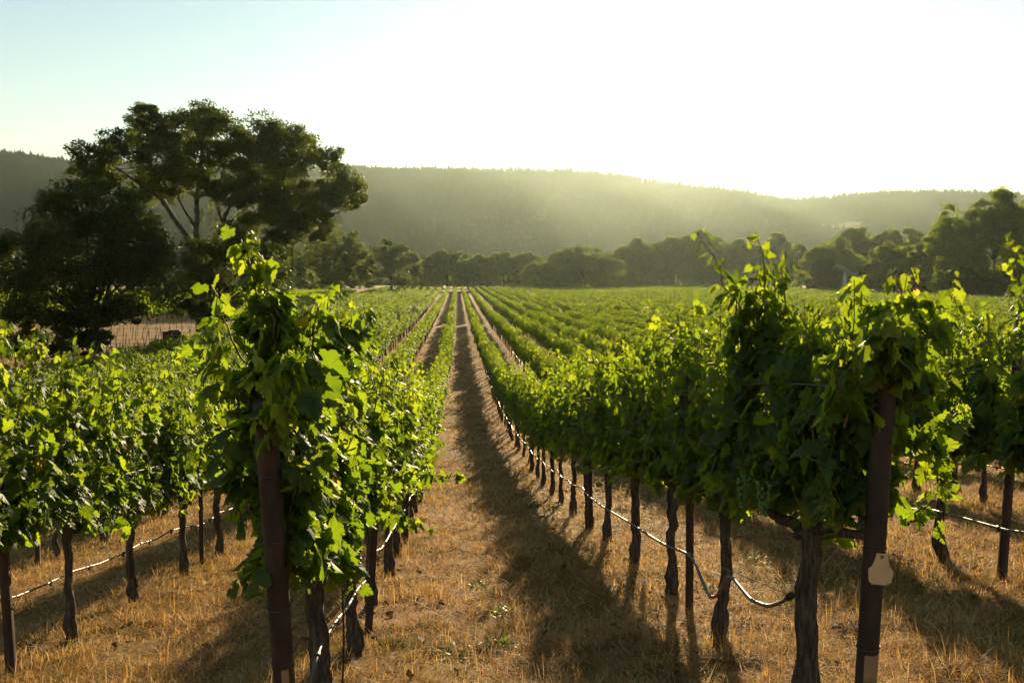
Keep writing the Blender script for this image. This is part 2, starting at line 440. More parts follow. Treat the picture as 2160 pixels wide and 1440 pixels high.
def leaf_cards(mb, P, Nn, T, S, outline, tone, mat=0, rng=R, center=(0, .25)):
    """leaf blades at P with normal Nn, tip direction T, size S; every blade cupped and folded along its midrib"""
    m = len(P)
    Nn = unit(Nn); T = unit(T - Nn * (T * Nn).sum(-1, keepdims=True)); X = np.cross(T, Nn)
    pts = np.concatenate([np.array([center]), outline]); k = len(pts)
    fold = rng.uniform(-.15, .5, (m, 1)); droop = rng.uniform(-.1, .55, (m, 1)); cup = rng.uniform(-.35, .35, (m, 1))
    ux = pts[None, :, 0] * rng.uniform(.85, 1.12, (m, 1)); uy = np.broadcast_to(pts[None, :, 1], (m, k))
    wav = rng.normal(0, .045, (m, k))
    uz = -fold * np.abs(ux) - droop * np.maximum(uy, 0) ** 2 * .7 + cup * ux * ux + wav
    V = P[:, None] + S[:, None, None] * (ux[..., None] * X[:, None] + uy[..., None] * T[:, None] + uz[..., None] * Nn[:, None])
    n = k - 1
    tri = np.stack([np.zeros(n, int), 1 + np.arange(n), 1 + (np.arange(n) + 1) % n], 1)
    F = (np.arange(m)[:, None, None] * k + tri[None]).reshape(-1, 3)
    mb.add(V.reshape(-1, 3), F, mat, np.clip(np.repeat(np.clip(tone, 0, 1), k) + np.tile(np.concatenate([[.10], np.zeros(k - 1)]), m) + rng.normal(0, .05, m * k), 0, np.repeat(np.maximum(.9, tone), k)))

def quad_cards(mb, P, Nn, T, S, tone, mat=0, aspect=.7, rng=R):
    """small bent leaf quads for things far away"""
    m = len(P)
    Nn = unit(Nn); T = unit(T - Nn * (T * Nn).sum(-1, keepdims=True)); X = np.cross(T, Nn)
    a = S[:, None] * T; b = (S * aspect)[:, None] * X * .5; c = (S * rng.uniform(-.2, .2, m))[:, None] * Nn
    V = np.stack([P - a * .5, P + b + c, P + a * .5, P - b + c], 1).reshape(-1, 3)
    F = np.arange(m * 4).reshape(-1, 4)
    mb.add(V, F, mat, np.repeat(np.clip(tone, 0, 1), 4))

UP = np.array([0, 0, 1.0])
tag(forest(), 'hazy dark green forest covering the far ridge', 'forest', kind='stuff')

def vine_leaves(mb, path, rng, size, outline, nodes, pet=.09, lateral=1.6, side_bias=None, smin=.55):
    """leaves set alternately along one shoot"""
    P = np.asarray(path, float)
    seg = np.linalg.norm(np.diff(P, axis=0), axis=1); cum = np.concatenate([[0], np.cumsum(seg)])
    reps = rng.poisson(lateral, nodes) + 1
    s = np.repeat((np.arange(nodes) + .5) / nodes, reps)
    m = len(s)
    s = np.clip(s + rng.normal(0, .02, m), 0.01, 1)
    pos = np.stack([np.interp(s * cum[-1], cum, P[:, i]) for i in range(3)], 1)
    sgn = np.where(rng.random(m) < .5, 1.0, -1.0)
    d = np.stack([sgn * rng.uniform(.35, 1.2, m), rng.normal(0, .55, m), rng.uniform(-.3, .55, m)], 1)
    d = unit(d)
    L = pet * rng.uniform(.6, 2.4, m) * (1 - .55 * s)
    base = pos + d * L[:, None] * .74
    out = np.stack([d[:, 0], d[:, 1] * .6, np.zeros(m)], 1)
    nn = unit(out * rng.uniform(.3, 1.1, (m, 1)) + UP * rng.uniform(.0, .8, (m, 1)) + rng.normal(0, .35, (m, 3)))
    tt = -UP * rng.uniform(.4, 1.1, (m, 1)) + out * .5 + rng.normal(0, .3, (m, 3))
    sz = size * rng.uniform(.62, 1.28, m) * (1 - (1 - smin) * s ** 3)
    tone = np.clip(.38 + .3 * s ** 2 + rng.normal(0, .16, m), 0, .88)
    tone = np.where(rng.random(m) < .003, 1.0, tone)
    leaf_cards(mb, base, nn, tt, sz, outline, tone, 0, rng)
    return pos, base

def shoot_path(y0, z0, top, lean, rng, n=7, wob=.05):
    t = np.linspace(0, 1, n)
    x = lean[0] * t + wob * np.cumsum(rng.normal(0, .4, n)) * .5
    y = y0 + lean[1] * t + wob * np.cumsum(rng.normal(0, .4, n)) * .5
    z = z0 + (top - z0) * t
    return np.stack([x, y, z], 1)

def foliage_mb(rng, outline, size=.10, half=.84, nsh=15, top=(1.5, 2.22), bottom=.95, nodes=13, lateral=2.0, extra=(), y_range=None, wide=.085, hang=9, dens=1.0):
    mb = MB()
    lo, hi = y_range or (-half, half)
    ys_ = np.linspace(lo, hi, nsh) + rng.normal(0, .04, nsh)
    for y0 in ys_:
        tp = rng.uniform(*top)
        if rng.random() < .16:
            tp += rng.uniform(.1, .4)
        pa = shoot_path(y0, bottom, tp, (rng.normal(0, wide), rng.normal(0, .14)), rng)
        pa[:, 0] += rng.normal(0, .035)
        mb.tube(pa, np.linspace(.0055, .002, len(pa)), 4, 1, .5, caps=False)
        vine_leaves(mb, pa, rng, size, outline, int(nodes * dens), lateral=lateral)
    for _ in range(hang):     # low leaves hanging round the fruit zone
        y0 = rng.uniform(lo + .45, hi)
        pa = np.stack([np.linspace(0, rng.normal(0, .22), 4), np.linspace(y0, y0 + rng.normal(0, .15), 4), np.linspace(bottom + .05, bottom - rng.uniform(.02, .2), 4)], 1)
        vine_leaves(mb, pa, rng, size * .95, outline, 5, lateral=1.2)
    for pa, n_, sz in extra:
        pa = np.asarray(pa, float)
        t = np.linspace(0, 1, 9); tt = np.linspace(0, 1, len(pa))
        pb = np.stack([np.interp(t, tt, pa[:, i]) for i in range(3)], 1)
        pb[1:-1] += rng.normal(0, .012, pb[1:-1].shape)
        mb.tube(pb, np.linspace(.006, .002, len(pb)), 5, 1, .5, caps=False)
        vine_leaves(mb, pb, rng, sz, outline, int(n_ * 1.35), pet=.075, lateral=1.3, smin=.5)
    return mb

def trunk_mb(rng, h=.95, r=.042, seg=10, arms=.78, bulge=True):
    mb = MB()
    n = 22
    t = np.linspace(0, 1, n)
    w = np.cumsum(rng.normal(0, .0075, (n, 2)), axis=0); w -= w[0]
    w -= t[:, None] * w[-1] * .7
    P = np.stack([w[:, 0], w[:, 1], -.12 + t * (h + .12)], 1)
    rr = r * (1.0 + .25 * np.exp(-((t - 1) / .12) ** 2) + .08 * np.sin(t * 9 + rng.uniform(0, 6)))
    if bulge:
        rr = rr + r * .5 * np.exp(-((t - .24) / .08) ** 2) + r * .5 * np.exp(-((t - .06) / .12) ** 2)
    ridge = rng.normal(0, .13, seg)[None]
    a = np.arange(seg) * 2 * math.pi / seg
    tw = t[:, None] * rng.uniform(-1.4, 1.4)
    rad = rr[:, None] * (1 + ridge + .05 * rng.standard_normal((n, seg)))
    V = np.stack([P[:, 0, None] + rad * np.cos(a + tw), P[:, 1, None] + rad * np.sin(a + tw), np.repeat(P[:, 2, None], seg, 1)], -1)
    i = np.arange(n - 1)[:, None] * seg; j = np.arange(seg)[None]
    F = np.stack([i + j, i + (j + 1) % seg, i + seg + (j + 1) % seg, i + seg + j], -1).reshape(-1, 4)
    mb.add(V.reshape(-1, 3), F)
    mb.f.append(np.array([[(n - 1) * seg + k for k in range(seg)]])); mb.m.append(np.array([0], np.int32))
    return mb

def cordon_mb(rng, h=.95, arms=.78):
    mb = MB()
    for s in (-1, 1):
        t = np.linspace(0, 1, 8)
        pa = np.stack([rng.normal(0, .012, 8), s * arms * t, h - .07 + .08 * np.sqrt(t) + rng.normal(0, .008, 8)], 1)
        mb.tube(pa, np.linspace(.032, .017, 8), 7, 0, .5, rough=.12, rng=rng)
    return mb

def grapes_mb(rng, c):
    mb = MB()
    # a small icosahedral berry repeated in a tapering bunch
    ph = (1 + 5 ** .5) / 2
    iv = unit(np.array([(-1, ph, 0), (1, ph, 0), (-1, -ph, 0), (1, -ph, 0), (0, -1, ph), (0, 1, ph), (0, -1, -ph), (0, 1, -ph), (ph, 0, -1), (ph, 0, 1), (-ph, 0, -1), (-ph, 0, 1)], float))
    fi = np.array([(0,11,5),(0,5,1),(0,1,7),(0,7,10),(0,10,11),(1,5,9),(5,11,4),(11,10,2),(10,7,6),(7,1,8),(3,9,4),(3,4,2),(3,2,6),(3,6,8),(3,8,9),(4,9,5),(2,4,11),(6,2,10),(8,6,7),(9,8,1)])
    for k in range(70):
        t = rng.random() ** .8
        r = .032 * (1 - .6 * t); a = rng.uniform(0, 6.28)
        mb.add(iv * rng.uniform(.0085, .0105) + np.array([c[0] + r * math.cos(a), c[1] + r * math.sin(a), c[2] - .16 * t]), fi)
    return mb

# ------------------------------------------------------------------ the rows of vines
ROW0, GAP, STEP = -0.71, 2.4, 1.63
def row_x(k): return ROW0 + GAP * k          # k = 0 left of the alley, 1 right of it
ORD = ['first', 'second', 'third', 'fourth', 'fifth', 'sixth', 'seventh', 'eighth', 'ninth', 'tenth', 'eleventh', 'twelfth']
def row_name(k):
    return ('%s row right of the alley' % ORD[k - 1]) if k > 0 else ('%s row left of the alley' % ORD[-k])
NEAR = 47.0
K_LO, K_HI = -10, 48
FIRST = {0: 5.0, 1: 4.58, -1: 6.33, 2: 6.4}
def in_view(x, y, m=1.0):
    a = x / max(y, .1)
    return y > 1 and -.455 - m / y < a < .605 + m / y

def slope_pitch(x, y):
    return math.atan2(gz(x, y + .8) - gz(x, y - .8), 1.6)

NVAR = 9
fol_var = [foliage_mb(np.random.default_rng(100 + i), LEAF_MID, size=.100, nsh=17, nodes=13, lateral=2.9).mesh('foliage', [M['vine_leaf'], M['cane']]) for i in range(NVAR)]
trk_var = [trunk_mb(np.random.default_rng(200 + i), r=.030 + .004 * (i % 3)).mesh('trunk', M['bark']) for i in range(6)]
crd_var = [cordon_mb(np.random.default_rng(220 + i)).mesh('cordon', M['bark']) for i in range(3)]

def loc_shoot(px_pts, x_or_y, vine, plane='y'):
    """picture points on a real plane (y = const or x = const) -> the vine's own coordinates"""
    out = []
    for i, p in enumerate(px_pts):
        v = x_or_y[i] if isinstance(x_or_y, (list, tuple)) else x_or_y
        q = at(p[0], p[1], v) if plane == 'y' else at_x(p[0], p[1], v)
        d = q - np.array(vine)
        p_ = -slope_pitch(vine[0], vine[1]); c, s = math.cos(p_), math.sin(p_)   # the foliage is tilted with the slope
        out.append(np.array([d[0], d[1] * c - d[2] * s, d[1] * s + d[2] * c]))
    return out

def vine_specials(k, i, org):
    if k == 0 and i == 0:
        ex = [(loc_shoot([(575, 850), (560, 700), (535, 590), (508, 505)], [4.2, 4.0, 3.85, 3.75], org), 22, .098),
              (loc_shoot([(600, 800), (575, 650), (545, 560), (520, 520)], [4.1, 3.95, 3.85, 3.8], org), 18, .095),
              (loc_shoot([(640, 780), (660, 700), (668, 640)], [4.3, 4.2, 4.1], org), 12, .095),
              (loc_shoot([(700, 800), (730, 720), (740, 660)], [4.6, 4.55, 4.5], org), 12, .095),
              (loc_shoot([(560, 860), (520, 760), (470, 680), (445, 600)], [4.3, 4.1, 4.0, 3.9], org), 13, .095),
              (loc_shoot([(590, 850), (590, 740), (570, 660)], [4.1, 3.9, 3.85], org), 12, .10),
              (loc_shoot([(640, 860), (680, 740), (705, 660), (685, 610)], [4.6, 4.5, 4.45, 4.4], org), 12, .095),
              (loc_shoot([(660, 860), (720, 780), (760, 700), (765, 640)], [4.9, 4.8, 4.75, 4.7], org), 12, .09),
              (loc_shoot([(560, 880), (500, 850), (450, 800), (430, 690)], [4.2, 4.1, 4.0, 4.0], org), 14, .10),
              (loc_shoot([(560, 900), (490, 950), (455, 980)], [4.2, 4.1, 4.0], org), 9, .10),
              (loc_shoot([(580, 900), (530, 1000), (520, 1120)], [4.3, 4.25, 4.2], org), 9, .10),
              (loc_shoot([(600, 820), (545, 800), (470, 840)], [4.1, 3.9, 3.9], org), 10, .10),
              (loc_shoot([(640, 800), (590, 760), (545, 830)], [3.9, 3.6, 3.45], org), 12, .10),
              (loc_shoot([(640, 860), (620, 840), (570, 880)], [3.9, 3.6, 3.5], org), 9, .10),
              (loc_shoot([(660, 900), (650, 1000), (640, 1150)], [4.3, 4.0, 3.95], org), 12, .10),
              (loc_shoot([(650, 880), (625, 930), (620, 1030)], [4.2, 3.9, 3.8], org), 9, .095),
              (loc_shoot([(540, 900), (500, 980), (520, 1100)], [4.1, 4.05, 4.1], org), 12, .10),
              (loc_shoot([(600, 860), (580, 900), (575, 960)], [3.85, 3.6, 3.6], org), 6, .10),
              (loc_shoot([(650, 1000), (615, 1080), (630, 1190)], [4.2, 3.95, 3.9], org), 8, .10)]
        return dict(extra=ex, y_range=(-1.12, .84), nsh=22, top=(1.6, 2.0), bottom=.98, hang=12)
    if k == 0 and i == 1:
        ex = [([(.1, .3, 1.15), (.45, .45, 1.2), (.83, .5, 1.18)], 10, .085)]
        return dict(extra=ex, top=(1.6, 1.95))
    if k == 1 and i == 0:
        ex = [(loc_shoot([(1620, 800), (1560, 640), (1510, 560), (1466, 485)], [5.55, 5.45, 5.4, 5.35], org), 13, .085),
              (loc_shoot([(1620, 820), (1612, 640), (1604, 540), (1600, 492)], [5.5, 5.4, 5.4, 5.4], org), 13, .085),
              (loc_shoot([(1640, 820), (1650, 660), (1655, 560), (1660, 525)], [5.4, 5.3, 5.3, 5.3], org), 12, .085),
              (loc_shoot([(1600, 820), (1570, 680), (1545, 600)], [5.6, 5.5, 5.5], org), 12, .085),
              (loc_shoot([(1600, 830), (1600, 660)], [5.5, 5.45], org), 12, .09),
              (loc_shoot([(1570, 820), (1585, 600)], [5.5, 5.45], org), 16, .085),
              (loc_shoot([(1640, 820), (1630, 560)], [5.5, 5.45], org), 16, .085),
              (loc_shoot([(1570, 800), (1560, 650), (1600, 560)], [5.6, 5.5, 5.45], org), 14, .085),
              (loc_shoot([(1640, 800), (1665, 640)], [5.3, 5.25], org), 12, .09),
              (loc_shoot([(1830, 760), (1860, 710), (1900, 690)], [3.75, 3.55, 3.5], org), 8, .13),
              (loc_shoot([(1780, 900), (1770, 800), (1780, 720)], [3.9, 3.8, 3.75], org), 9, .12),
              (loc_shoot([(1900, 850), (1950, 720), (1980, 680)], [3.9, 3.8, 3.75], org), 9, .10),
              (loc_shoot([(1760, 950), (1770, 1020), (1770, 1110)], [4.1, 4.0, 3.95], org), 10, .11),
              (loc_shoot([(1920, 900), (1955, 960), (1965, 1000)], [4.1, 4.05, 4.05], org), 8, .085),
              (loc_shoot([(1800, 800), (1820, 680), (1815, 600)], [4.6, 4.5, 4.5], org), 12, .09),
              (loc_shoot([(1720, 850), (1715, 740), (1710, 670)], [4.7, 4.65, 4.6], org), 14, .09),
              (loc_shoot([(1770, 850), (1765, 740), (1770, 650)], [4.5, 4.4, 4.4], org), 14, .09),
              (loc_shoot([(1800, 830), (1850, 720), (1870, 640)], [4.2, 4.05, 4.0], org), 14, .10),
              (loc_shoot([(1760, 900), (1790, 850), (1800, 800)], [4.1, 3.95, 3.9], org), 10, .10),
              (loc_shoot([(1860, 800), (1900, 690), (1940, 620)], [4.1, 3.95, 3.9], org), 10, .095),
              (loc_shoot([(1880, 800), (1950, 680), (2010, 620)], [4.0, 3.9, 3.85], org), 9, .095),
              (loc_shoot([(1850, 800), (1880, 720), (1890, 660)], [3.85, 3.7, 3.65], org), 9, .125),
              (loc_shoot([(1860, 850), (1950, 820), (2010, 800)], [4.0, 3.9, 3.85], org), 9, .10),
              (loc_shoot([(1915, 1100), (1940, 1085), (1975, 1040), (2000, 1010)], [4.2, 4.1, 4.05, 4.0], org), 9, .062),
              (loc_shoot([(1890, 930), (1960, 930), (2040, 860)], [4.1, 4.0, 3.95], org), 10, .085)]
        return dict(extra=ex, y_range=(-.72, .84), nsh=22, top=(1.45, 2.05), bottom=1.05, hang=10, wide=.12)
    if k == -1 and i in (0, 1):
        return dict(extra=[([(0, -.3 + .5 * j, 1.5), (.03, -.3 + .5 * j, 2.0), (.06, -.25 + .5 * j, 2.42)], 11, .095) for j in range(3)], top=(1.75, 2.3))
    if k == -1:
        return dict(top=(1.7, 2.25))
    if k == 2:
        return dict(extra=[([(0, .2, 1.6), (-.05, .25, 2.1), (-.1, .25, 2.55)], 11, .09), ([(0, -.2, 1.6), (.05, -.25, 2.1), (.0, -.3, 2.4)], 11, .09)])
    if k == 1 and i == 2:
        return dict(extra=[([(0, .3, 1.6), (.02, .5, 2.0), (-.06, .55, 2.45)], 10, .085), ([(0, -.3, 1.6), (.05, -.2, 2.3)], 8, .085)])
    if k == 1 and i == 4:
        return dict(extra=[([(0, .1, 1.6), (-.05, .2, 2.1), (-.1, .2, 2.6)], 11, .085)])
    return {}

first_meshes = {}
count = 0
vine_sites = []
for k in range(K_LO, 14):
    x = row_x(k)
    y0 = FIRST.get(k, 5.0 + .37 * ((k * 7) % 4))
    n = 0; i = 0
    y = y0
    while y < NEAR:
        ok = in_view(x, y, 1.1) and y > 3.5
        if ok:
            vine_sites.append((y, k, n, x, i)); n += 1
        i += 1
        y = y0 + i * STEP
vine_sites.sort()
seen_last = {}
for (y, k, n, x, i) in vine_sites:
    rng = np.random.default_rng(1000 + 97 * (k + 20) + i)
    xx = x + rng.normal(0, .025); yy = y + (rng.normal(0, .05) if n > 1 else 0)
    root = empty('grapevine', (xx, yy, gz(xx, yy)))
    near = y < 10.2 and abs(k) < 3 and (k in (0, 1) or y < 10)
    if near:
        sp = vine_specials(k, i, (xx, yy, gz(xx, yy)))
        kw = dict(size=.100, nsh=17, nodes=13, lateral=2.9)
        kw.update(sp)
        fm = foliage_mb(rng, LEAF_HI, **kw).mesh('foliage', [M['vine_leaf'], M['cane']])
        tm = trunk_mb(rng, r=.043 if i == 0 else .035, seg=16).mesh('trunk', M['bark'])
    else:
        fm = fol_var[int(rng.integers(NVAR))]
        tm = trk_var[int(rng.integers(6))]
    fo = link('foliage', fm, root); tr = link('trunk', tm, root)
    cd = link('cordon', crd_var[int(rng.integers(3))], tr)
    fo.rotation_euler.x = slope_pitch(xx, yy); cd.rotation_euler.x = slope_pitch(xx, yy)
    if not near:
        if rng.random() < .5:
            fo.rotation_euler.z = math.pi; fo.rotation_euler.x *= -1
        fo.scale = (rng.uniform(.9, 1.12), rng.uniform(.98, 1.08), rng.uniform(.96, 1.07))
        tr.rotation_euler.z = rng.uniform(0, 6.28)
        cd.rotation_euler = (slope_pitch(xx, yy), 0, 0); cd.rotation_euler.z = -tr.rotation_euler.z
    if near and i == 0 and k in (0, 1):
        for c in ([(.16, .1, 1.0), (.2, -.25, 1.02)] if k == 0 else [(-.24, -.05, 1.16), (-.22, .35, 1.10)]):
            grapes_mb(rng, c).build('grape_cluster', M['grape'], root)
    if k in (0, 1) and n == 0:
        lab = 'tall unruly end vine hiding the rusty post left of the central alley' if k == 0 else 'bushy end vine around the rusty post with the tan tag'
    elif abs(k) < 4 and n < 9:
        lab = '%s leafy grapevine in view along the %s' % (ORD[n], row_name(k))
    else:
        lab = 'leafy grapevine among the far plants of the %s' % row_name(k)
    tag(root, lab, 'grapevine', 'grapevines of the %s' % row_name(k))
    count += 1

# everything farther off: one mass of leaves on rows running to the trees
def distant_vines():
    mb = MB()
    rng = np.random.default_rng(55)
    X, Y = [], []
    for k in range(K_LO, K_HI + 1):
        x = row_x(k)
        end = 362 + max(0, x - 25) * 1.25
        y = np.arange(NEAR + .6 + .3 * (k % 3), end, 1.63)
        y = y[(y < 127) | (y > 132.5)]
        y = y[(np.abs(x / y - .075) < .56) | (y < 60)]
        y = y[(x / y > -.47) & (x / y < .62)]
        X.append(np.full(len(y), x)); Y.append(y)
    dirs = [np.zeros(sum(len(a) for a in X))]
    # a block of cross rows beyond the dirt road on the left
    for j in range(50):
        yy = 166 + 2.6 * j
        x = np.arange(-120, -29 if j > 4 else -40, 1.63)
        x = x[x / yy > -.5]
        X.append(x); Y.append(np.full(len(x), yy)); dirs.append(np.ones(len(x)))
    X = np.concatenate(X); Y = np.concatenate(Y); D = np.concatenate(dirs)
    X = X + .05 * np.sin(Y * .11 + X) + rng.normal(0, .05, len(X))
    Z = ground(X, Y)
    hv = rng.normal(1.0, .11, len(X)).clip(.75, 1.25)
    cnt = np.interp(Y, [47, 75, 110, 160, 250, 400], [520, 320, 190, 110, 70, 52]).astype(int)
    cnt = (cnt * np.where(rng.random(len(X)) < .05, .3, 1) * np.clip(hv * 1.3 - .3, .5, 1.3)).astype(int)
    size = np.interp(Y, [47, 75, 110, 160, 250, 400], [.145, .175, .215, .275, .35, .42])
    idx = np.repeat(np.arange(len(X)), cnt); m = len(idx)
    sgn = np.where(rng.random(m) < .5, -1., 1.)
    NS = 7
    n0 = len(X)
    sa = (np.arange(NS)[None] + .5) / NS * 1.7 - .85 + rng.normal(0, .09, (n0, NS))        # where each shoot stands along its vine
    st = rng.normal(1.0, .15, (n0, NS)).clip(.55, 1.5) * hv[:, None]                        # how tall it is
    sx = rng.normal(0, .07, (n0, NS)); so_ = rng.normal(0, .11, (n0, NS))
    sh = rng.integers(0, NS, m)
    h = rng.beta(1.15, 1.0, m)
    along = sa[idx, sh] + rng.normal(0, .075, m) * (1.25 - .6 * h)
    wid = .13 + .14 * np.sin(np.clip(h, 0, 1) * 2.9)
    acr = sgn * wid * rng.uniform(.25, 1.1, m) + sx[idx, sh] * (.4 + h)
    z = .82 + h * 1.08 * st[idx, sh]
    dm = D[idx] > .5
    P = np.stack([X[idx] + np.where(dm, along, acr), Y[idx] + np.where(dm, acr, along), Z[idx] + z], 1)
    out = np.stack([np.where(dm, 0, sgn), np.where(dm, sgn, 0), np.zeros(m)], 1)
    nn = unit(out * rng.uniform(.2, 1.1, (m, 1)) + UP * rng.uniform(0, .9, (m, 1)) + rng.normal(0, .4, (m, 3)))
    tt = -UP + out * .5 + rng.normal(0, .35, (m, 3))
    tone = .36 + .24 * (h > .72) + so_[idx, sh] + rng.normal(0, .14, m)
    quad_cards(mb, P, nn, tt, size[idx] * rng.uniform(.7, 1.25, m), np.clip(tone, 0, .9), 0, .9, rng)
    # trunks
    s = (Y < 185)
    tx, ty, tz = X[s], Y[s], Z[s]; n = len(tx)
    w = np.where(ty > 100, .05, .04)
    a = np.arange(3) * 2.094
    V = np.zeros((n, 2, 3, 3))
    for l, hh in ((0, -.05), (1, 1.0)):
        V[:, l, :, 0] = tx[:, None] + w[:, None] * np.cos(a); V[:, l, :, 1] = ty[:, None] + w[:, None] * np.sin(a); V[:, l, :, 2] = (tz + hh)[:, None]
    b = np.arange(n)[:, None] * 6; q = np.arange(3)[None]
    mb.add(V.reshape(-1, 3), np.stack([b + q, b + (q + 1) % 3, b + 3 + (q + 1) % 3, b + 3 + q], -1).reshape(-1, 4), 1)
    return mb.build('distant_grapevines', [M['far_vine_leaf'], M['bark']])
tag(distant_vines(), 'mass of green vine rows running away to the line of trees', 'grapevines', kind='stuff')

# ------------------------------------------------------------------ posts, hoses, wires
def end_post(base, top, label, patch, tag_it=False):
    base, top = np.array(base), np.array(top)
    root = empty('end_post', base)
    d = top - base; L = np.linalg.norm(d)
    n = 40; seg = 20
    t = np.linspace(-.12, 1, n)
    P = t[:, None] * d[None]
    r = .044
    axis = d / L; ref = np.array([1., 0, 0]); A = unit(ref - axis * (ref @ axis)); B = np.cross(axis, A)
    a = np.arange(seg) * 2 * math.pi / seg
    V = P[:, None] + r * (np.cos(a)[None, :, None] * A + np.sin(a)[None, :, None] * B)
    # worn patch faces the camera side (-y)
    tn = np.zeros((n, seg))
    pa, pz0, pz1, pw = patch
    ang = np.angle(np.exp(1j * (a - pa)))
    hgt = t * L
    tn += ((np.abs(ang)[None] < pw) & (hgt[:, None] > pz0) & (hgt[:, None] < pz1)) * .74
    i = np.arange(n - 1)[:, None] * seg; j = np.arange(seg)[None]
    mb = MB()
    mb.add(V.reshape(-1, 3), np.stack([i + j, i + (j + 1) % seg, i + seg + (j + 1) % seg, i + seg + j], -1).reshape(-1, 4), 0, tn.ravel())
    mb.f.append(np.array([[(n - 1) * seg + q for q in range(seg)]])); mb.m.append(np.array([0], np.int32))
    mb.build('pipe', M['rusty_post'], root)
    for hb in (.50, .92, 1.22, 1.5):
        c = axis * hb
        aa = np.linspace(0, 2 * math.pi, 25)
        ring = c + (r + .003) * (np.cos(aa)[:, None] * A + np.sin(aa)[:, None] * B) + np.outer(.006 * np.sin(aa + hb * 3), axis)
        w = MB().tube(ring, .0022, 6, 0, caps=False)
        w.build('wire_band', M['steel'], root)
    tag(root, label, 'post', 'rusty end posts of the rows')
    return base, axis, A, B

x0, x1 = row_x(0), row_x(1)
pb0 = at_x(600, 1440, x0); pt0 = at(558, 850, 3.75)
ax_ = (pt0 - pb0); base0 = pb0 - ax_ * ((pb0[2] - gz(pb0[0], pb0[1]) - .0) / ax_[2]); top0 = base0 + ax_ / np.linalg.norm(ax_) * 1.78
end_post(base0, top0, 'leaning rust brown post with a pale worn spot, left of the central alley', (-1.2, .56, .67, .42))
pb1 = at_x(1826, 1440, x1); pt1 = at(1868, 800, 3.86)
ax1 = (pt1 - pb1); base1 = pb1 - ax1 * ((pb1[2] - gz(pb1[0], pb1[1])) / ax1[2]); top1 = base1 + ax1 / np.linalg.norm(ax1) * 1.66
b1, axis1, A1, B1 = end_post(base1, top1, 'leaning rusty post carrying the tan tag, right of the central alley', (-1.45, .1, .485, .95))

# tan bottle-shaped tag hung on the right end post
def hang_tag():
    root = empty('post_tag', (0, 0, 0))
    ctr = at(1853, 1192, 3.92)
    tl = at(1851, 1160, 3.93)
    dist = 3.92; u = dist / FPX
    out = [(-11, -34), (11, -34), (13, -24), (17, -8), (25, 4), (26, 12), (22, 30), (10, 36), (-18, 36), (-24, 28), (-26, 2), (-18, -6), (-13, -22)]
    mb = MB()
    n = len(out)
    # stand the tag just in front of the pipe, parallel to it
    c = at(1853, 1192, 3.90)
    q = b1 + axis1 * ((c - b1) @ axis1)
    toward = unit(np.array([-.15, -1., .05])); toward = unit(toward - axis1 * (toward @ axis1))
    c = q + toward * .0545 + np.array([.016, 0, 0])
    side = unit(np.cross(axis1, toward) * -1)
    if side[0] < 0: side = -side
    for dz in (0, .004):
        pts = [c + side * (a * u) - axis1 * (b * u) + toward * dz + toward * .004 * math.sin(a * .06) for a, b in out]
        mb.add(pts, [list(range(n))[:: (1 if dz == 0 else -1)]])
    k = np.arange(n)
    mb.f.append(np.stack([k, (k + 1) % n, n + (k + 1) % n, n + k], 1)); mb.m.append(np.zeros(n, np.int32))
    mb.build('card', M['tag'], root, smooth=False)
    e = MB(); aa = np.linspace(0, 6.283, 13)
    hc = c + axis1 * 27 * u + toward * .0055
    e.tube(hc + .005 * (np.cos(aa)[:, None] * side + np.sin(aa)[:, None] * axis1), .0018, 5, 0, caps=False)
    e.build('eyelet', M['emitter'], root)
    tag(root, 'tan bottle-shaped card tag hanging on the right rusty end post', 'tag')
hang_tag()

def stake_mesh(seed, h, r=.036):
    rng = np.random.default_rng(seed)
    mb = MB()
    n = 8
    t = np.linspace(0, 1, n)
    P = np.stack([.01 * np.sin(t * 3 + seed), .01 * np.cos(t * 2), -.15 + t * (h + .15)], 1)
    mb.tube(P, r, 4, 0, rough=.03, rng=rng, flat=True)
    return mb.mesh('line_post', M['stake'])
stakes = [stake_mesh(i, 1.72 + .05 * i) for i in range(3)]
PFIRST = {0: 7.35, 1: 7.1, -1: 6.9, 2: 7.22, 3: 7.3, -2: 7.9}
post_sites = []
for k in range(K_LO, 30):
    x = row_x(k); i = 0
    y0 = PFIRST.get(k, 7.0 + .4 * ((k * 5) % 4)); n = 0
    y = y0
    while y < 92:
        if in_view(x, y, .1) and y > 6:
            post_sites.append((y, k, n, x)); n += 1
        i += 1; y = y0 + i * STEP * 3.2
post_sites.sort()
for (y, k, n, x) in post_sites[:290]:
    rng = np.random.default_rng(3000 + int(y * 13) + k)
    o = link('line_post', stakes[int(rng.integers(3))], None, (x + rng.normal(0, .02), y, gz(x, y)))
    o.rotation_euler = (rng.normal(0, .02), rng.normal(0, .02), rng.uniform(-.5, .5))
    if k == 2 and n == 0: o.scale.z = 1.22
    if abs(k) < 4 and n < 4:
        lab = '%s dark wooden post in view along the %s' % (ORD[n], row_name(k))
    elif -4 <= k <= 11:
        lab = 'dark wooden post deep in the foliage of the %s' % row_name(k)
    else:
        lab = 'small dark line post in a far row of the vineyard field'
    tag(o, lab, 'post', 'wooden line posts in the vine rows')
rest = MB()
for k in range(K_LO, 30):
    x = row_x(k)
    for y in np.arange(93 + (k % 3), 250, 7.0):
        if x / y < .6:
            rest.tube([(x, y, gz(x, y) - .1), (x, y, gz(x, y) + 1.95)], .05, 4)
tag(rest.build('distant_line_posts', M['stake']), 'tiny dark posts standing in the far vine rows', 'posts', kind='stuff')

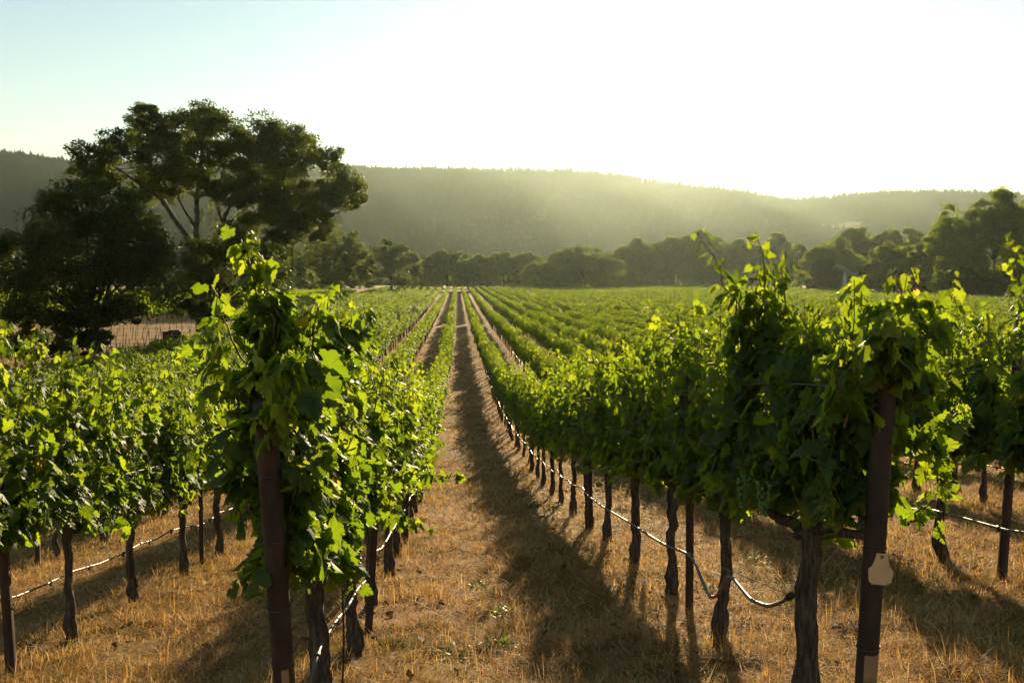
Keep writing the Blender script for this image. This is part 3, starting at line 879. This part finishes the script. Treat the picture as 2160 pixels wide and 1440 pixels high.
# thin dark training rods beside the first trunks
def rod(px0, px1, y, label):
    a, b = at(px0[0], px0[1], y), at(px1[0], px1[1], y)
    d = b - a; base = a + d * ((gz(a[0], a[1]) - .05 - a[2]) / d[2])
    mid = (base + a) / 2 + np.array([.012, 0, 0])
    tag(MB().tube(np.stack([base, mid, a, a + (a - base) * .15]) - base, .0065, 6).build('training_rod', M['emitter'], None, loc=base), label, 'rod', 'thin vine training rods')
rod((1693, 1130), (1706, 1440), 4.68, 'thin black rod beside the thick trunk near the tagged post')
rod((721, 1200), (721, 1400), 5.6, 'thin dark rod by the first trunks left of the central alley')

def hose(path, label, k, radius=.009, emit=True, cap=False):
    P = np.asarray(path, float)
    base = P[0].copy(); Q = P - base
    root = empty('drip_hose', base)
    MB().tube(Q, radius, 8, 0).build('pipe', M['hose'], root)
    if emit:
        seg = np.linalg.norm(np.diff(Q, axis=0), axis=1); cum = np.concatenate([[0], np.cumsum(seg)])
        cnt_ = 0
        for s in np.arange(.4, cum[-1], .82):
            if cnt_ > 24: break
            c = np.array([np.interp(s, cum, Q[:, j]) for j in range(3)])
            if c[1] + base[1] > 26: break
            MB().tube([c + (0, -.022, 0), c + (0, .022, 0)], radius * 1.5, 8).box(c - (0, 0, .02), (.014, .018, .022)).build('emitter', M['emitter'], root)
            cnt_ += 1
    if cap:
        c = Q[-1]; d = unit(Q[-1] - Q[-2])
        MB().tube([c - d * .012, c + d * .05], [.017, .017], 10).tube([c + d * .012, c + d * .02], [.019, .019], 10).build('end_cap', M['emitter'], root)
    tag(root, label, 'hose', 'drip hoses along the rows')

def straight(k, y0, y1, h=.5, dx=-.06, amp=.015, n=None):
    ys_ = np.arange(y0, y1, .55); x = row_x(k) + dx
    rng = np.random.default_rng(k + 40)
    sag = .02 * np.sin(ys_ * 3.8 / STEP * 1.7) + amp * np.cumsum(rng.normal(0, .25, len(ys_))) * .2
    return np.stack([np.full(len(ys_), x) + .012 * np.sin(ys_ * 2.1), ys_, ground(x, ys_) + h + sag], 1)

hx = x1 - .055
pxs = [(1664, 1259), (1650, 1269), (1620, 1279), (1585, 1266), (1560, 1236), (1545, 1217), (1532, 1215), (1522, 1240), (1510, 1259), (1496, 1258), (1480, 1222), (1466, 1185), (1450, 1166), (1400, 1149), (1330, 1103), (1270, 1068), (1240, 1045)]
pts = [at_x(a, b, hx) for a, b in pxs]
pts = np.array(pts)
# smooth it
tt = np.arange(len(pts)); tf = np.linspace(0, len(pts) - 1, 90)
sm = np.stack([np.interp(tf, tt, pts[:, j]) for j in range(3)], 1)
for _ in range(3):
    sm[1:-1] = (sm[:-2] + 2 * sm[1:-1] + sm[2:]) / 4
far = straight(1, sm[-1][1] + .6, 60, .5)
hose(np.concatenate([sm, far])[::-1], 'sagging drip hose with a black end cap, right of the central alley', 1, cap=True, radius=.011, emit=False)
hose(straight(0, 4.4, 60, .46, .03), 'drip hose behind the trunks left of the central alley', 0)
for k, h in ((-1, .52), (2, .44), (3, .5), (-2, .5), (4, .5), (5, .5), (-3, .5)):
    y0 = abs(row_x(k)) * 1.45
    hose(straight(k, max(5.0, y0), 75, h), 'taut drip hose along the %s' % row_name(k), k)

def wire(k, h, dx, y0, y1, label):
    ys_ = np.arange(y0, y1, 1.1); x = row_x(k) + dx
    P = np.stack([np.full(len(ys_), x), ys_, ground(x, ys_) + h + .012 * np.sin(ys_ * 1.3)], 1)
    base = P[0].copy()
    tag(MB().tube(P - base, .0022, 5).build('trellis_wire', M['wire'], None, loc=base), label, 'wire', 'trellis wires along the rows')
for k in (-2, -1, 0, 1, 2, 3):
    ya = {0: 4.0, 1: 4.0}.get(k, max(4.5, abs(row_x(k)) * 1.4))
    for h, nm in ((1.28, 'lower'), (1.62, 'upper')):
        for dx, sd in ((-.09, 'left'), (.09, 'right')):
            wire(k, h, dx, ya, 48, '%s foliage wire on the %s side of the %s' % (nm, sd, row_name(k)))
# thin line from the second post to the hose end
a, b = at_x(1446, 1162, hx - .01), at_x(1660, 1252, hx - .01)
tag(MB().tube([a - a, (b - a) * .5 - np.array([0, 0, .004]), b - a], .0018, 5).build('tie_wire', M['wire'], None, loc=a), 'thin straight wire above the sagging hose loops', 'wire')
a, b = at_x(1780, 1283, x1 - .02), b1 + axis1 * .56 + np.array([-.05, 0, 0])
tag(MB().tube([a - a, (b - a) * .5 - np.array([0, 0, .008]), b - a], .0032, 5).build('tie_wire', M['wire'], None, loc=a), 'short pale wire end tied to the tagged rusty post', 'wire')

# ------------------------------------------------------------------ trees
def crown(mb, blobs, n_per, leaf, rng, mat=0, tone0=.45, clus=16, cspread=.28, aspect=.6, shell=.55):
    """blobs: list of (centre, radii). Leaves gather in clumps spread through each blob, denser towards its outside"""
    vol = np.array([np.prod(r) ** (2 / 3.) for c, r in blobs])
    for (c, r), w in zip(blobs, vol / vol.mean()):
        c = np.asarray(c); r = np.asarray(r)
        nc = max(5, int(clus * w))
        d = unit(rng.standard_normal((nc, 3)))
        cc = c + d * r * (shell + (1 - shell) * rng.random((nc, 1))) ** .7
        m = int(n_per * w)
        w_ = rng.random(nc) + .35
        ci = rng.choice(nc, m, p=w_ / w_.sum())
        cr = cspread * r.mean() * rng.uniform(.7, 1.4, nc)
        P = cc[ci] + unit(rng.standard_normal((m, 3))) * (rng.random((m, 1)) ** .5) * cr[ci][:, None] * np.array([1.15, 1.15, .8])
        nn = unit(rng.standard_normal((m, 3)) + np.array([0, 0, .5]))
        tt = rng.standard_normal((m, 3))
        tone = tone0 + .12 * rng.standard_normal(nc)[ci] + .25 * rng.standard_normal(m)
        quad_cards(mb, P, nn, tt, leaf * rng.uniform(.6, 1.4, m), tone, mat, aspect, rng)

def limb(mb, pts, r0, r1, rng, seg=7, n=9, wob=.03):
    pts = np.asarray(pts, float)
    t = np.linspace(0, 1, n); tt = np.linspace(0, 1, len(pts))
    P = np.stack([np.interp(t, tt, pts[:, j]) for j in range(3)], 1)
    L = np.linalg.norm(pts[-1] - pts[0])
    P[1:-1] += rng.normal(0, wob * L * .3, P[1:-1].shape)
    mb.tube(P, np.linspace(r0, r1, n), seg, 0, rough=.05, rng=rng)

def twigs(mb, start, target_blobs, r, rng, k=3):
    for c, rr in target_blobs:
        for _ in range(k):
            e = np.asarray(c) + unit(rng.standard_normal(3)) * np.asarray(rr) * .8
            limb(mb, [start, (np.asarray(start) + e) / 2 + rng.normal(0, .3, 3), e], r, .03, rng, 5, 6)

def blob(px, py, rx, ry, y, depth=1.0):
    c = at(px, py, y); u = y / FPX
    return (c, np.array([rx * u, (rx + ry) / 2 * u * depth, ry * u]))

def big_oak():
    rng = np.random.default_rng(11)
    Y = 100.0
    spec = [(200,338,52,40),(250,305,42,32),(178,372,30,26),(215,380,40,24),
            (305,245,34,30),(300,290,36,44),(335,330,50,52),(345,272,36,36),(385,275,44,40),(430,252,42,36),(470,285,50,50),(415,330,56,50),(360,385,46,40),
            (545,285,54,42),(600,322,62,56),(560,372,66,58),(640,318,40,38),(500,345,44,50),
            (690,338,34,28),(722,390,46,40),(745,412,30,34),(690,425,46,40),(620,425,60,50),(545,440,48,46),(480,410,38,34),(640,470,46,34),(590,480,36,30),
            (300,400,34,40),(600,520,24,30),(420,390,34,30),(665,480,36,26)]
    blobs = []
    for (a, b, c, d) in spec:
        yy = Y + rng.uniform(-5.5, 5.5)
        blobs.append(blob(a, b, c, d, yy))
    base = at(425, 690, Y); base[2] = gz(base[0], base[1]) - .3
    root = empty('oak_tree', base)
    L = lambda p: np.asarray(p) - base
    tb = MB()
    fork = L(at(425, 560, Y))
    limb(tb, [(0, 0, 0), (0.1, 0, 2.5), fork], .75, .5, rng, 12, 10, .01)
    p = lambda a, b, dy=0: L(at(a, b, Y + dy))
    main = [([fork, p(395, 500), p(340, 420, 1), p(290, 385, 2)], .34, .14), ([p(290, 385, 2), p(240, 350, 2), p(195, 345, 2)], .14, .04), ([p(290, 385, 2), p(300, 320, 0), p(305, 250)], .12, .04),
            ([fork, p(412, 480, -1), p(418, 410, -1), p(425, 330, -2), p(430, 265, -2)], .34, .08), ([p(413, 480, -1), p(385, 440, -2), p(350, 350, -2)], .16, .05),
            ([fork, p(470, 470, 2), p(455, 420, 2), p(480, 300, 3)], .26, .06), ([p(470, 470, 2), p(500, 400, 2), p(545, 300, 2)], .2, .05),
            ([fork, p(500, 540, 0), p(570, 500, -1), p(630, 440, -2), p(700, 400, -2)], .38, .08), ([p(600, 470, -1), p(600, 400), p(600, 330)], .2, .05), ([p(640, 440, -2), p(700, 455), p(740, 430)], .12, .03),
            ([p(560, 505), p(610, 490, 2), p(660, 480, 2)], .12, .03)]
    for pts, r0, r1 in main:
        limb(tb, pts, r0, r1, rng, 8, 10, .02)
    for (c, r) in blobs:
        c = L(c)
        # nearest main limb end feeds the clump
        best = min((np.asarray(q) for pts, _, _ in main for q in pts[1:]), key=lambda q: np.linalg.norm(q - c))
        for _ in range(3):
            e = c + unit(rng.standard_normal(3)) * r * .85
            limb(tb, [best, (best + e) / 2 + rng.normal(0, .25, 3), e], .07, .02, rng, 5, 6, .05)
    tb.build('trunk', M['tree_bark'], root)
    cb = MB()
    crown(cb, [(L(c), r * 1.04) for c, r in blobs], 4600, .235, rng, clus=46, cspread=.30, tone0=.45, shell=.35)
    # hanging lichen and twig curtains
    for (px_, py_, w, h_) in ((605, 520, 30, 55), (655, 505, 40, 40), (700, 460, 40, 40), (440, 430, 40, 60), (560, 450, 50, 60)):
        for _ in range(45):
            a = px_ + rng.normal(0, w * .5); b = py_ - h_ * .4 + rng.uniform(0, h_)
            c = L(at(a, b, Y + rng.uniform(-2, 2)))
            m = 10
            P = c + np.stack([rng.normal(0, .05, m), rng.normal(0, .05, m), -np.linspace(0, rng.uniform(.5, 1.6), m)], 1)
            quad_cards(cb, P, rng.standard_normal((m, 3)), np.tile([0, 0, -1.], (m, 1)) + rng.normal(0, .3, (m, 3)), np.full(m, .26), np.full(m, .45), 0, .35, rng)
    cb.build('crown', M['oak_leaf'], root)
    tag(root, 'huge spreading oak with bare forked limbs towering over the left of the vineyard', 'tree')
big_oak()

def blob_tree(name, label, spec, Y, base_px, leaf, n_per, mat='oak_leaf', trunk_r=.3, seed=1, clus=18, tone0=.42, group=None, cat='tree', cspread=.3, spread=3.0):
    """a tree whose crown is listed as picture ellipses at its own distance"""
    rng = np.random.default_rng(seed)
    base = at(base_px[0], base_px[1], Y); base[2] = gz(base[0], base[1]) - .15
    root = empty(name, base)
    blobs = []
    for (a, b, c, d) in spec:
        cc, r = blob(a, b, c, d, Y + rng.uniform(-spread, spread)); blobs.append((cc - base, r))
    cb = MB()
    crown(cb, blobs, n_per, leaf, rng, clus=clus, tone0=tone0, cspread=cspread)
    cb.build('crown', M[mat], root)
    tb = MB()
    cen = np.mean([c for c, r in blobs], axis=0)
    limb(tb, [(0, 0, 0), (cen[0] * .15, 0, max(.6, cen[2] * .5)), cen], trunk_r, trunk_r * .4, rng, 9, 9, .02)
    for c, r in blobs:
        limb(tb, [cen * np.array([.3, .3, .6]), (cen * .5 + c * .5), c], trunk_r * .35, trunk_r * .08, rng, 5, 6, .04)
    tb.build('trunk', M['tree_bark'], root)
    tag(root, label, cat, group)
    return root

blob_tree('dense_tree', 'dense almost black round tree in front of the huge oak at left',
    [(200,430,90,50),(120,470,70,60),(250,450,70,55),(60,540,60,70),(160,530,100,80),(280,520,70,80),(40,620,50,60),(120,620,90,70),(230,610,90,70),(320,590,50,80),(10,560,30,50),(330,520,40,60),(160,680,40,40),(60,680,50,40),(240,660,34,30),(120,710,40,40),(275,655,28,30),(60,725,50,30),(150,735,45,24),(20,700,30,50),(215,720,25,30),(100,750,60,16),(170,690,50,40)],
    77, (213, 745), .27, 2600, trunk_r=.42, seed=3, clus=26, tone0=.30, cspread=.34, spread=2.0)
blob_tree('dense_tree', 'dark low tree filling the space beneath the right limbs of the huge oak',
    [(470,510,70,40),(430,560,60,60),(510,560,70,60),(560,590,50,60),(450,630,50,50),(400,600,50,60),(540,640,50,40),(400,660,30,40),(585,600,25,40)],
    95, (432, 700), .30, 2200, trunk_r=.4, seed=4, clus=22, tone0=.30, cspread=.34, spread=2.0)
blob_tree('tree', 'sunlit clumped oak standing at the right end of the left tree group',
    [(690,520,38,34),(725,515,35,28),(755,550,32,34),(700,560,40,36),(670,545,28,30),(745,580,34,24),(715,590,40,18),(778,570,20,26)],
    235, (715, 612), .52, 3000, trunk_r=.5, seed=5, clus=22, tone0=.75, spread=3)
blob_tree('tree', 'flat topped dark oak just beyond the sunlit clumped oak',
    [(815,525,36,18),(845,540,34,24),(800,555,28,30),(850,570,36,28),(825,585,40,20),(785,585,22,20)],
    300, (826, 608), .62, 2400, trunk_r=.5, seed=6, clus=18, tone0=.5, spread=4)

TREES = [  # px, half width, top, base, distance, mat, tone, label
    (636, 34, 532, 612, 330, 'wood_leaf', .35, 'hazy slim tree seen in the gap under the huge oak'),
    (600, 30, 545, 612, 345, 'wood_leaf', .35, 'small hazy tree deepest in the gap under the huge oak'),
    (888, 32, 548, 606, 390, 'wood_leaf', .35, 'low hazy tree between the flat topped oak and the dark round oak'),
    (943, 50, 527, 606, 378, 'wood_leaf', .32, 'dark round oak directly at the far end of the central alley'),
    (1012, 36, 536, 606, 385, 'wood_leaf', .42, 'low rounded tree touching the right side of the dark round oak'),
    (1062, 46, 531, 605, 400, 'wood_leaf', .40, 'broad low tree second to the right of the far alley end'),
    (1118, 40, 534, 605, 402, 'wood_leaf', .38, 'flat crowned tree behind the pale bushy tree at the field edge'),
    (1150, 44, 546, 609, 352, 'wood_leaf', .60, 'pale bushy tree at the field edge, smaller of the two in front'),
    (1236, 76, 519, 609, 354, 'wood_leaf', .52, 'wide domed tree jutting forward over the edge of the vine field'),
    (1196, 40, 530, 605, 405, 'wood_leaf', .45, 'rounded tree peeping over the shoulder of the wide domed tree'),
    (1312, 42, 523, 604, 402, 'wood_leaf', .48, 'lower tree directly right of the wide domed tree'),
    (1352, 40, 500, 604, 415, 'wood_leaf', .58, 'upright feathery tree rising above its neighbours mid line'),
    (1430, 66, 497, 603, 430, 'wood_leaf', .36, 'broad dark tree left of the tall vine shoots'),
    (1482, 46, 485, 603, 445, 'wood_leaf', .32, 'rounded dark tree just behind the leaning vine shoot'),
    (1558, 46, 499, 603, 440, 'wood_leaf', .34, 'dark tree seen between the two tall vine shoots'),
    (1632, 40, 489, 604, 440, 'wood_leaf', .36, 'round dark tree just right of the tall vine shoots'),
    (1690, 44, 515, 608, 400, 'wood_leaf', .36, 'shaded tree left of the big light green dome'),
    (1752, 68, 502, 612, 320, 'wood_leaf', .66, 'big light green domed tree left of the solar panel'),
    (1806, 44, 478, 608, 400, 'wood_leaf', .36, 'dark flat crowned tree standing behind the solar panel'),
    (1880, 48, 483, 608, 400, 'wood_leaf', .36, 'dark tree in the middle behind the olive green dome'),
    (1926, 26, 478, 608, 395, 'wood_leaf', .44, 'small pointed tree beside the tall right hand grove'),
    (1832, 30, 543, 612, 300, 'wood_leaf', .55, 'small tree just right of the solar panel'),
    (1888, 60, 511, 613, 280, 'wood_leaf', .62, 'olive green domed tree in front of the dark trees at right'),
    (1962, 44, 494, 615, 262, 'wood_leaf', .58, 'mid height leafy tree left of the tall grove'),
    (2002, 48, 431, 618, 250, 'wood_leaf', .60, 'tall light green tree left of the tallest tree at right'),
    (2095, 78, 394, 622, 235, 'wood_leaf', .48, 'tallest tree of the grove at the right edge of the field'),
    (2175, 52, 414, 624, 240, 'wood_leaf', .40, 'tall tree cut by the right edge of the view'),
    (1990, 22, 534, 618, 232, 'wood_leaf', .60, 'narrow pointed evergreen at the foot of the grove'),
    (2060, 44, 560, 624, 225, 'wood_leaf', .30, 'dark low tree at the foot of the tallest tree'),
    (2150, 50, 560, 626, 222, 'wood_leaf', .30, 'dark low tree at the far right field edge'),
    (1740, 36, 548, 612, 312, 'brown_leaf', .5, 'reddish brown shrub in front of the big light green dome'),
    (1920, 44, 577, 615, 255, 'brown_leaf', .7, 'tan brown bush at the foot of the olive green dome'),
    (2050, 40, 585, 622, 218, 'brown_leaf', .4, 'dark brown bush near the right edge of the field'),
]
def far_tree(px, hw, top, basey, Y, mat, tone0, label, seed):
    rng = np.random.default_rng(500 + seed)
    h = basey - top
    spec = []
    slim = hw < 27 and h > 60
    n = 14
    for j in range(n):
        f = j / (n - 1)
        a = rng.uniform(-1, 1)
        if slim:
            cy = basey - h * (.15 + .75 * f); wx = hw * (1 - .8 * f) + 4
            spec.append((px + rng.normal(0, 2), cy, wx, h * .14))
        else:
            dome = math.sqrt(max(0, 1 - (a * .92) ** 2))
            cy = basey - h * (.30 + (.52 * dome) * rng.uniform(.45, 1.0))
            spec.append((px + a * hw * .72, cy, hw * rng.uniform(.28, .42), h * rng.uniform(.15, .22)))
    if not slim:
        spec += [(px + rng.normal(0, hw * .12), top + h * .2, hw * .4, h * .19), (px - hw * .5, basey - h * .2, hw * .45, h * .2), (px + hw * .5, basey - h * .2, hw * .45, h * .2), (px, basey - h * .35, hw * .6, h * .28)]
    isb = mat == 'brown_leaf'
    blob_tree('shrub' if isb else 'field_edge_tree', label, spec, Y, (px, basey), Y / FPX * 4.0, int(1300 * np.clip((hw / 45) ** 1.5, .7, 2.4)), mat, .4 if not isb else .1, 600 + seed, 13, tone0, 'trees along the far edge of the field', 'shrub' if isb else 'tree', .36, 3.5)
for i, t in enumerate(TREES):
    far_tree(t[0], t[1] * 1.14, *t[2:], seed=i)

# a few low background trees closing the line behind
fill = [(905, 30, 552), (975, 30, 545), (1035, 30, 545), (1090, 34, 545), (1270, 40, 535), (1385, 40, 515), (1520, 40, 510), (1600, 36, 515), (1660, 36, 512), (1845, 36, 505), (700, 40, 548), (760, 40, 545), (660, 40, 550), (560, 40, 548), (860, 30, 550)]
for i, (px, hw, top) in enumerate(fill):
    far_tree(px, hw, top, 606, 455 + 6 * (i % 4), 'wood_leaf', .36, 'low hazy tree in the second line behind the field edge trees', seed=100 + i)

# ------------------------------------------------------------------ left: young vineyard stakes, bin; right: solar panel
def young_block():
    sm_ = [stake_mesh(20 + i, 1.55 + .12 * i, .045) for i in range(3)]
    rng = np.random.default_rng(77)
    n = 0
    for j, y in enumerate((88, 94, 100, 107, 114, 122, 131, 141, 152)):
        for x in np.arange(-72, -28.5 - (j % 2) * .6, 1.25 + .06 * j):
            if x / y < -.46 or x / y > -.20: continue
            o = link('vineyard_stake', sm_[n % 3], None, (x + rng.normal(0, .15), y + rng.normal(0, .2), gz(x, y)))
            o.rotation_euler = (rng.normal(0, .05), (.16 if j % 2 else 0) + rng.normal(0, .05), 0)
            tag(o, 'bare thin stake in the young block under the oaks at left', 'stake', 'stakes of the young vineyard block')
            n += 1
        for h in (.5, .95, 1.3):
            xa, xb = -.46 * y, -28.7
            base = np.array([xa, y, gz(xa, y) + h])
            tag(MB().tube([(0, 0, 0), (xb - xa, 0, gz(xb, y) - gz(xa, y))], .006, 4).build('block_wire', M['steel'], None, loc=base), 'thin wire strung between the stakes of the young block', 'wire', 'wires of the young vineyard block')
young_block()

def dark_bin():
    c = at(365, 740, 112); x, y = c[0], c[1]; z = gz(x, y)
    root = empty('farm_bin', (x, y, z), .15)
    MB().box((0, 0, 1.05), (2.0, 1.3, .9)).build('box', M['black'], root, False)
    MB().box((0, -.02, 1.55), (2.15, 1.42, .08)).build('rim', M['black'], root, False)
    MB().tube([(-.85, -.74, 1.3), (-.3, -.76, 1.12), (.3, -.76, 1.18), (.6, -.74, 1.35)], .035, 6).build('hoop', M['light_wood'], root)
    for sx in (-.75, .75):
        for sy in (-.45, .45):
            MB().box((sx, sy, .3), (.14, .14, .6)).build('leg', M['stake'], root, False)
    MB().box((.2, 0, 1.66), (1.2, .9, .14)).build('lid', M['black'], root, False)
    tag(root, 'dark open farm bin on legs behind the left vine rows', 'bin')
dark_bin()

def solar():
    c = at(1782, 610, 285); x, y = c[0], c[1]; z = gz(x, y)
    u = 285 / FPX
    root = empty('solar_panel', (x, y, z))
    MB().tube([(0, 0, -.2), (0, 0, 6.9)], .42, 14).build('pole', M['grey_metal'], root)
    th = math.radians(32)
    rot = np.array([[math.cos(th), 0, math.sin(th)], [0, 1, 0], [-math.sin(th), 0, math.cos(th)]])
    cc = np.array([.4, 0, 7.5])
    MB().box(cc, (6.0, 3.4, .16), rot=rot).build('panel', M['panel'], root, False)
    fr = MB()
    for s in (-1, 1):
        fr.box(cc + rot @ np.array([0, s * 1.75, .0]), (6.1, .1, .24), rot=rot)
        fr.box(cc + rot @ np.array([s * 3.05, 0, .0]), (.1, 3.4, .24), rot=rot)
    fr.build('frame', M['grey_metal'], root, False)
    MB().tube([(0, 0, 6.7), tuple(cc + np.array([.0, 0, -.05]))], .22, 8).build('bracket', M['grey_metal'], root)
    tag(root, 'tilted solar panel on a pale pole among the right hand trees', 'solar panel')
solar()

# ------------------------------------------------------------------ dry grass
def grass():
    rng = np.random.default_rng(99)
    mb = MB()
    def blades(x, y, L, W, lean, tone, curl):
        m = len(x)
        z = ground(x, y)
        az = rng.uniform(0, 2 * math.pi, m)
        d = np.stack([np.cos(az), np.sin(az), np.zeros(m)], 1)
        sd = np.stack([-np.sin(az + rng.normal(0, .5, m)), np.cos(az), np.zeros(m)], 1)
        b = np.stack([x, y, z - .004], 1)
        sl_, cl = np.sin(lean), np.cos(lean)
        mid = b + d * (L * .5 * sl_)[:, None] + UP * (L * .5 * cl)[:, None]
        l2 = np.clip(lean + curl, -1.9, 1.75)
        tip = mid + d * (L * .5 * np.sin(l2))[:, None] + UP * (L * .5 * np.cos(l2))[:, None]
        tip[:, 2] = np.maximum(tip[:, 2], ground(tip[:, 0], tip[:, 1]) + .006)
        w = (W * .5)[:, None]
        V = np.stack([b - sd * w, b + sd * w, mid + sd * w * .8, mid - sd * w * .8, tip], 1).reshape(-1, 3)
        k = np.arange(m) * 5
        mb.f.append(np.stack([k, k + 1, k + 2, k + 3], 1) + mb.n); mb.m.append(np.zeros(m, np.int32))
        mb.f.append(np.stack([k + 3, k + 2, k + 4], 1) + mb.n); mb.m.append(np.zeros(m, np.int32))
        mb.v.append(V.astype(np.float32)); mb.t.append(np.repeat(np.clip(tone, 0, 1), 5).astype(np.float32)); mb.n += len(V)
    def patch(x, y):
        return (np.sin(x * 1.9 + 1.3 * np.sin(y * 1.1)) + np.sin(y * 2.3 + 1.7 * np.sin(x * 1.4)) + np.sin(x * 4.1 - y * 3.2) * .6) / 2.6
    def tones(x, y, m, up_):
        green = patch(x * .6 + 5, y * .5 + 2) + .35 * rng.standard_normal(m)
        t = np.clip(.63 + .14 * patch(x * 1.1 + 9, y * .9 - 4) + .22 * rng.standard_normal(m), .24, 1)
        return np.where((green > .5) & up_, rng.uniform(0.0, .42, m), t)
    def zone(y0, y1, n, sc, w, ntuft):
        y = y0 + (y1 - y0) * rng.random(n) ** .8
        x = rng.uniform(-.50, .64, n) * y + rng.normal(0, .1, n)
        p = patch(x * 1.7, y * 1.7)
        keep = rng.random(n) < .62 + .7 * p + .3 * patch(x * .5 + 3, y * .35)
        x, y, p = x[keep], y[keep], p[keep]; m = len(x)
        lying = rng.random(m) < .62
        L = np.where(lying, rng.uniform(.07, .24, m), rng.uniform(.03, .085, m)) * sc
        lean = np.where(lying, rng.normal(1.28, .22, m), np.abs(rng.normal(.7, .4, m)))
        blades(x, y, L, w * rng.uniform(.6, 1.5, m), lean, tones(x, y, m, ~lying), np.where(lying, rng.normal(.25, .35, m), rng.normal(.5, .5, m)))
        # tufts, thicker under the vines
        ty = y0 + (y1 - y0) * rng.random(ntuft) ** .8
        tx = rng.uniform(-.50, .64, ntuft) * ty
        row = np.abs(((tx - ROW0 + 1.2) % GAP) - 1.2)
        k = (rng.random(ntuft) < np.where(row < .5, .8, .25)) & (patch(tx, ty) > -.35)
        tx, ty = tx[k], ty[k]
        nb = rng.integers(18, 70, len(tx)); idx = np.repeat(np.arange(len(tx)), nb); m = len(idx)
        tr = rng.uniform(.03, .14, len(tx)) * sc; th = rng.uniform(.05, .13, len(tx)) * sc ** .5
        gr = rng.random(len(tx)) < .38
        x = tx[idx] + rng.normal(0, 1, m) * tr[idx]; y = ty[idx] + rng.normal(0, 1, m) * tr[idx]
        t = np.where(gr[idx], rng.uniform(0, .45, m), np.clip(.62 + .18 * rng.standard_normal(m), .25, 1))
        blades(x, y, th[idx] * rng.uniform(.5, 1.3, m), w * rng.uniform(.6, 1.3, m), np.abs(rng.normal(.65, .5, m)), t, rng.normal(.6, .6, m))
    zone(3.2, 7.5, 230000, .9, .0042, 1500)
    zone(7.5, 14, 200000, 1.15, .006, 2200)
    zone(14, 27, 130000, 1.5, .010, 2200)
    zone(27, 50, 110000, 1.9, .02, 1600)
    zone(50, 100, 90000, 2.6, .04, 300)
    # taller seed stalks in clumps
    for (cx, cy_, n, r) in ((2.9, 6.4, 260, .45), (3.6, 7.5, 300, .7), (3.2, 5.2, 220, .35), (.75, 5.4, 120, .35), (1.1, 4.9, 120, .4), (-1.1, 6.0, 240, .35), (-1.4, 5.5, 260, .4), (2.6, 4.6, 200, .4), (-2.4, 8.4, 200, .5), (1.75, 6.0, 160, .25), (-3.1, 7.0, 160, .4), (.2, 6.4, 100, .4), (-.75, 11.5, 200, .3), (-2.0, 6.6, 160, .5), (4.0, 9.2, 240, .6), (1.45, 8.8, 160, .3)):
        n = int(n * .7); x = cx + rng.normal(0, r * .6, n); y = cy_ + rng.normal(0, r * .6, n)
        n = len(x); L_ = rng.uniform(.08, .22, n); blades(x, y, L_, np.full(n, .0042), np.abs(rng.normal(.5, .4, n)), np.where(rng.random(n) < .25, rng.uniform(.05, .4, n), np.clip(.7 + .15 * rng.standard_normal(n), .35, 1)), rng.normal(.3, .3, n))
    # fallen vine leaves and bark scraps among the straw
    m = 2600
    y = 3.3 + 20 * rng.random(m) ** 1.3; x = rng.uniform(-.5, .64, m) * y
    row = np.abs(((x - ROW0 + 1.2) % GAP) - 1.2); k = rng.random(m) < np.where(row < .55, 1, .25); x, y = x[k], y[k]; m = len(x)
    P = np.stack([x, y, ground(x, y) + .025], 1)
    leaf_cards(mb, P, UP + rng.normal(0, .45, (m, 3)), rng.normal(0, 1, (m, 3)) * np.array([1, 1, .2]), rng.uniform(.02, .06, m), LEAF_MID, rng.uniform(.3, .48, m), 1, rng)
    return mb.build('dry_grass', [M['straw'], M['brown_leaf']])
tag(grass(), 'dry golden grass and straw covering the alleys between the rows', 'grass', kind='stuff')

# small green weeds in the alley
def weed(px, py, size, label, seed):
    r = ray(px, py)
    for y in np.arange(3.5, 20, .01):
        if EYE[2] + r[2] * y <= gz(r[0] * y, y): break
    p = EYE + r * y
    rng = np.random.default_rng(seed)
    mb = MB()
    m = 70
    a = rng.uniform(0, 6.28, m); rad = size * np.sqrt(rng.random(m))
    P = np.stack([rad * np.cos(a), rad * np.sin(a), rng.uniform(.01, .13, m) * (1 - .5 * rad / size)], 1)
    d = np.stack([np.cos(a), np.sin(a), rng.uniform(.1, 1.2, m)], 1)
    leaf_cards(mb, P, unit(rng.normal(0, .5, (m, 3)) + UP), d, rng.uniform(.025, .055, m), np.array([(0, 0), (.18, .2), (.2, .5), (0, 1.0), (-.2, .5), (-.18, .2)]), rng.random(m), 0, rng)
    tag(mb.build('weed', M['weed'], None, loc=p), label, 'weed', 'green weeds in the dry grass')
weed(965, 1392, .13, 'dark green weed in the lit grass at the bottom of the alley', 1)
weed(1048, 1378, .11, 'bright green weed just right of the dark green one', 2)
weed(1062, 1308, .08, 'small green tuft at the edge of the shade in the alley', 3)
weed(1010, 1250, .07, 'tiny green weed higher up the lit side of the alley', 4)
weed(1600, 1195, .14, 'green tuft behind the sagging hose between two trunks', 5)
weed(1668, 1285, .10, 'green tuft beside the black hose end cap', 6)

# ------------------------------------------------------------------ air
def haze():
    m, nt, out = new_mat('haze')
    v = N(nt, 'ShaderNodeVolumePrincipled')
    v.inputs['Color'].default_value = (.82, 1.0, .90, 1)
    v.inputs['Density'].default_value = .00003
    v.inputs['Anisotropy'].default_value = .73
    nt.links.new(v.outputs[0], out.inputs['Volume'])
    mb = MB().box((100, 2400, 155), (9000, 5600, 340))
    return mb.build('haze', m, smooth=False)
tag(haze(), kind='stuff')
print('vines', count, 'posts', len(post_sites))
